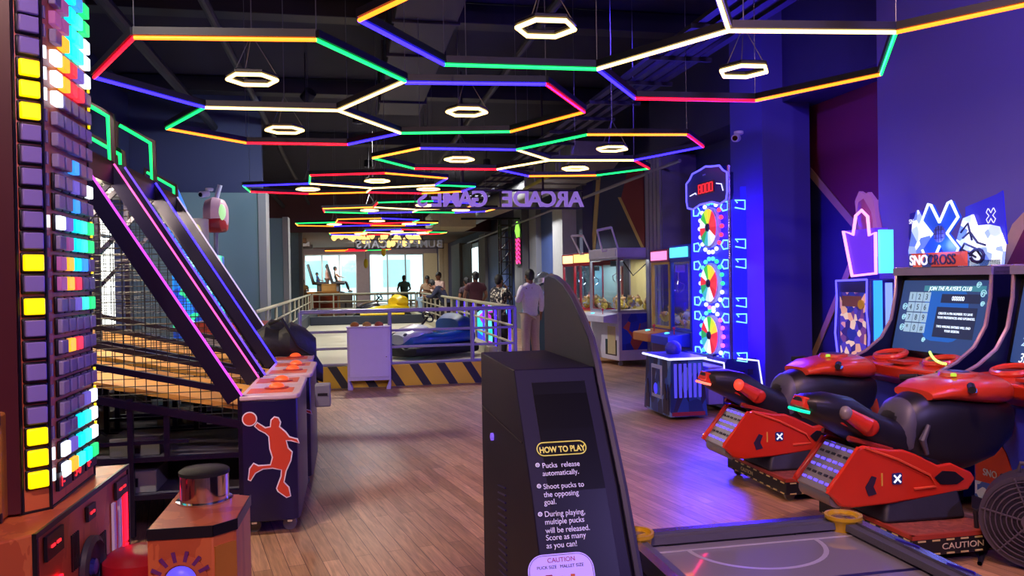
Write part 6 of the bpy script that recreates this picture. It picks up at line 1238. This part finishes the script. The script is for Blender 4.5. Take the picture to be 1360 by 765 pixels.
def facept(z): # point of the sloping face at height z -> y
    for (y0_,z0_),(y1_,z1_) in zip(prof[2:-1],prof[3:]):
        if z1_ <= z <= z0_: return y0_+(y1_-y0_)*(z-z0_)/(z1_-z0_)
# glossy inset following the face
zs = [1.235,1.205,1.12,.98,.78,.6]; g = MB()
for za,zb_ in zip(zs[:-1],zs[1:]):
    for (e_) in (.0025,): 
        i = len(g.v); xa0, xa1 = .045,.195
        ya, yb = facept(za)-e_, facept(zb_)-e_
        g._add([(xa0,ya,za),(xa1,ya,za),(xa1,yb,zb_),(xa0,yb,zb_),(xa0,ya+.004,za),(xa1,ya+.004,za),(xa1,yb+.004,zb_),(xa0,yb+.004,zb_)],[(0,1,2,3),(7,6,5,4),(0,4,5,1),(3,2,6,7),(0,3,7,4),(1,5,6,2)])
inset = g.build('glossy_panel', m('gloss_black_panel','07060d',.35,spec=.25), t)
def onface(px, py, off=.004):   # photo position -> local point and up direction on the face
    org_ = H(.44,0); ex_ = Vector((cA,sA,0)); ey_ = Vector((-sA,cA,0)); r = ray(px,py); best = None
    for (y0_,z0_),(y1_,z1_) in zip(prof[2:-1],prof[3:]):
        P_ = org_+ey_*y0_+Vector((0,0,z0_)); upv = (ey_*(y0_-y1_)+Vector((0,0,z0_-z1_))).normalized(); n_ = ex_.cross(upv)
        k_ = (P_-Vector((0,0,CAMZ))).dot(n_)/r.dot(n_); Q = Vector((0,0,CAMZ))+r*k_
        if z1_-1e-4 <= Q.z <= z0_+1e-4:
            l = Q-org_; upl = Vector((0,y0_-y1_,z0_-z1_)).normalized(); nl = Vector((1,0,0)).cross(upl)
            return Vector((l.dot(ex_), l.dot(ey_), l.z))+nl*off, upl
    return None
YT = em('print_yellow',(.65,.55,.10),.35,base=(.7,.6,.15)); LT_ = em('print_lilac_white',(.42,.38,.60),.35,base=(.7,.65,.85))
def tx(s_, px, py, sz, mt=LT_, bold=0.0, sx=1): p_, u_ = onface(px,py); return text(s_, sz, mt, inset, p_, (1,0,0), u_, .0006, 'LEFT', 'printed_text', bold=bold, sx=sx)
tx('HOW TO PLAY',716.5,602.5,.0225,YT,.0006,.80)
p_, u_ = onface(745.5,596); M_ = frame(p_,(1,0,0),u_); rr_ = rrect(.132,.036,.0178,8); MB().tube([(x_,y_,0) for x_,y_ in rr_],.0016,5,closed=True).build('badge_outline', YT, inset, mw=M_)
LN = [('Pucks  release',720,622),('automatically.',720.5,632.5),('Shoot pucks to',721.5,650),('the opposing',722,660.5),('goal.',722.5,670.5),('During playing,',723,686.5),('multiple pucks',723.5,697),('will be released.',724.5,708.5),('Score as many',725,718),('as you can!',725.5,728.5)]
for s_,x_,y_ in LN: tx(s_, x_, y_+.5, .0195, sx=.9)
for (x_,y_) in ((713.5,618.5),(715.5,646.5),(717,683.5)):
    p_, u_ = onface(x_,y_); M_ = frame(p_,(1,0,0),u_); MB().tube([(.0045*math.cos(2*PI*i/16),.0045*math.sin(2*PI*i/16),0) for i in range(16)],.0016,5,closed=True).ball((0,0,0),.0018,8,5).build('bullet_mark', LT_, inset, mw=M_)
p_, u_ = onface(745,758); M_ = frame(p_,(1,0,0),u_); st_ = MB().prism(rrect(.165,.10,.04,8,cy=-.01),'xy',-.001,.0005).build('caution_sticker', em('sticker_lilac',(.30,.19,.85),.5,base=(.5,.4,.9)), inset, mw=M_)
MB().tube([(x_,y_,.001) for x_,y_ in rrect(.158,.093,.036,8,cy=-.01)],.0007,4,closed=True).build('sticker_outline', DKP, st_)
RDT = m('sticker_red','a0142c',.5)
text('CAUTION',.0155,RDT,st_,(-.032,.020,.0012),(1,0,0),(0,1,0),.0004); text('PUCK SIZE',.0105,DKP,st_,(-.06,.006,.0012),(1,0,0),(0,1,0),.0004); text('MALLET SIZE',.0105,DKP,st_,(-.002,.006,.0012),(1,0,0),(0,1,0),.0004)
MB().prism([(-.05,-.04),(-.05,-.02),(-.04,-.008),(-.025,-.008),(-.018,-.02),(-.018,-.04)],'xy',.0006,.0014).prism([(.0,-.04),(.0,-.012),(.012,-.02),(.02,-.03),(.02,-.04)],'xy',.0006,.0014).build('sticker_drawing', RDT, st_); MB().prism([(.018,-.04),(.022,-.01),(.032,-.01),(.034,-.04)],'xy',.0006,.0014).build('sticker_drawing', m('sticker_orange','d86420',.5), st_)
# left side: seam, lock, vents
MB().bx(-.002,0,2.06,2.71,1.085,1.09).build('panel_seam', BLK, bx_)
lk = MB().lathe((0,2.5,1.02),[(.012,0),(.012,-.008),(.006,-.01)],14,'x').build('lock', em('lock_violet',(.2,.1,.8),.8), bx_)
g = MB()
for i in range(14): g.tube([(-.002,2.3,.62+i*.022),(-.002,2.42,.60+i*.022)],.003,4)
g.build('vent_slots', m('vent_violet','2c2270',.4), bx_, kind='stuff')
# ================================================================= LIGHT AND SKY
def lamp(name, kind, loc, e, c, size=.3, rot=None, size_y=None, spot=None):
    d = bpy.data.lights.new(name, kind); d.energy = e; d.color = c
    if kind == 'AREA': d.size = size; 
    elif kind != 'SUN': d.shadow_soft_size = size
    if size_y: d.shape = 'RECTANGLE'; d.size_y = size_y
    if spot: d.spot_size = math.radians(spot); d.spot_blend = .8
    o = bpy.data.objects.new(name, d); col.objects.link(o); o.location = loc
    if rot is not None: o.rotation_euler = rot
    return o
def add_fill_lamp(p, tgt, e, c, lab, ang=110):  # fill lighting added to brighten the hall, fixtures invented
    """a flood fixture modelled around an added fill light, under the ceiling"""
    p = Vector(p); d = (Vector(tgt)-p).normalized(); q = d.to_track_quat('-Z','Y')
    t = thing('added_fill_lamp', lab, 'ceiling light', p)
    M_ = q.to_matrix().to_4x4()
    MB().lathe((0,0,0),[(.05,.18),(.09,.16),(.10,.0),(.09,.0),(.085,.02),(.0,.10)],18).build('housing', HOUS, t, mw=M_)
    MB().tube([(0,0,.1),(0,0,CEIL-p.z)],.012,6).build('stem', HOUS, t)
    l = lamp('added_fill_light','SPOT',(0,0,0),e,c,.08,None,None,ang); l.parent = t; l.matrix_local = M_ 
    l.location = d*.02; return t
VIO_ = (.30,.16,1); WARM = (1,.78,.6); NEU = (.95,.9,1)
add_fill_lamp((3.6,-1.6,4.3),(1.2,4,0),520,(.42,.30,1),'added dark fill lamp above and behind the viewer with violet light')
add_fill_lamp((-.6,-.6,4.3),(-1.5,4,.5),420,(1,.62,.55),'added dark fill lamp above the coin tower with rosy light')
add_fill_lamp((3.0,3.0,4.3),(4.4,6.5,1.4),500,(.26,.15,1),'added dark fill lamp aimed at the racing cabinets with blue violet light')
add_fill_lamp(H(2.2,7.5,4.3),H(4.9,9,2),230,(.10,.05,1),'added dark fill lamp aimed at the violet column with blue light')
for (a, b, e, c, lab) in ((.8,5.0,1400,(1,.72,.52),'near the hoop games'),(.8,9.0,1500,(1,.76,.56),'before the striped kerb'),(.2,14.5,650,(1,.95,.85),'over the front of the arena'),(.5,20,650,(1,.97,.88),'over the middle of the arena'),(.5,26,750,(.95,1,.95),'over the far end of the arena'),(3.4,19.6,800,(.9,.92,1),'over the walkway right of the arena'),(3.4,25.5,700,(.95,.97,.95),'over the far walkway')):
    add_fill_lamp(H(a,b,4.35),H(a,b,0),e,c,'added dark fill downlight under the ceiling '+lab,150)
add_fill_lamp(H(-.6,12.5,4.3),H(-3,15,1.6),200,(.75,.95,1),'added dark fill lamp aimed at the teal partition left of the arena')
add_fill_lamp(H(-4.6,36,3.4),H(-5,42,3.7),1200,(1,.55,.25),'added amber fill lamp lighting the wooden far ceiling',150)
# added area lamps boosting the prize wheel tower's blue glow on floor and column
lo = lamp('wheel_front_fill','AREA',H(4.10,8.7,1.5),150,(.03,.02,1),1.0,(math.radians(90),0,AX+math.radians(90)),1.7)
lo3 = lamp('wheel_back_fill','AREA',H(4.36,8.95,1.4),70,(.06,.01,1),.8,(math.radians(90),0,AX-math.radians(90)),1.8)
lo2 = lamp('wheel_side_fill','AREA',H(4.25,8.08,1.5),60,(.05,.015,1),.3,(math.radians(90),0,AX+PI),1.6)
add_fill_lamp(H(-1.6,3.2,4.2),H(-1.9,5.6,.6),420,(1,.86,.75),'added dark fill lamp lighting the side of the nearest hoop game',90)
add_fill_lamp((1.2,2.4,4.25),H(3.2,4.6,.7),420,(1,.55,.5),'added dark fill lamp aimed down at the race sleds with rosy light',70)
add_fill_lamp(H(-3,40,3.6),H(-3,44,0),800,(1,.97,.9),'added fill downlight under the far ceiling by the counter',150)
add_fill_lamp(H(.5,43,3.6),H(.5,46,0),800,(1,.97,.9),'added fill downlight under the far ceiling near the cream curtain',150)
W_ = bpy.data.worlds.new('world'); sc.world = W_; W_.use_nodes = True; N = W_.node_tree.nodes; L = W_.node_tree.links
bgn = N['Background']; sky = N.new('ShaderNodeTexSky'); sky.sky_type = 'NISHITA'; sky.sun_elevation = math.radians(50); sky.sun_disc = False; sky.dust_density = 3
mxn = N.new('ShaderNodeMix'); mxn.data_type = 'RGBA'; mxn.inputs[0].default_value = .75; mxn.inputs[7].default_value = (.82,1,.98,1); L.new(sky.outputs[0], mxn.inputs[6]); L.new(mxn.outputs[2], bgn.inputs['Color']); bgn.inputs['Strength'].default_value = 2.2
vs_ = sc.view_settings; sc.display_settings.display_device = 'sRGB'; vs_.view_transform = 'Standard'; vs_.look = 'None'; vs_.gamma = 1; vs_.use_curve_mapping = False; vs_.exposure = 0.3
sc.cycles.use_denoising = True; sc.cycles.use_light_tree = True; sc.cycles.max_bounces = 6; sc.cycles.sample_clamp_indirect = 4; sc.cycles.caustics_reflective = False; sc.cycles.caustics_refractive = False; sc.cycles.transparent_max_bounces = 12
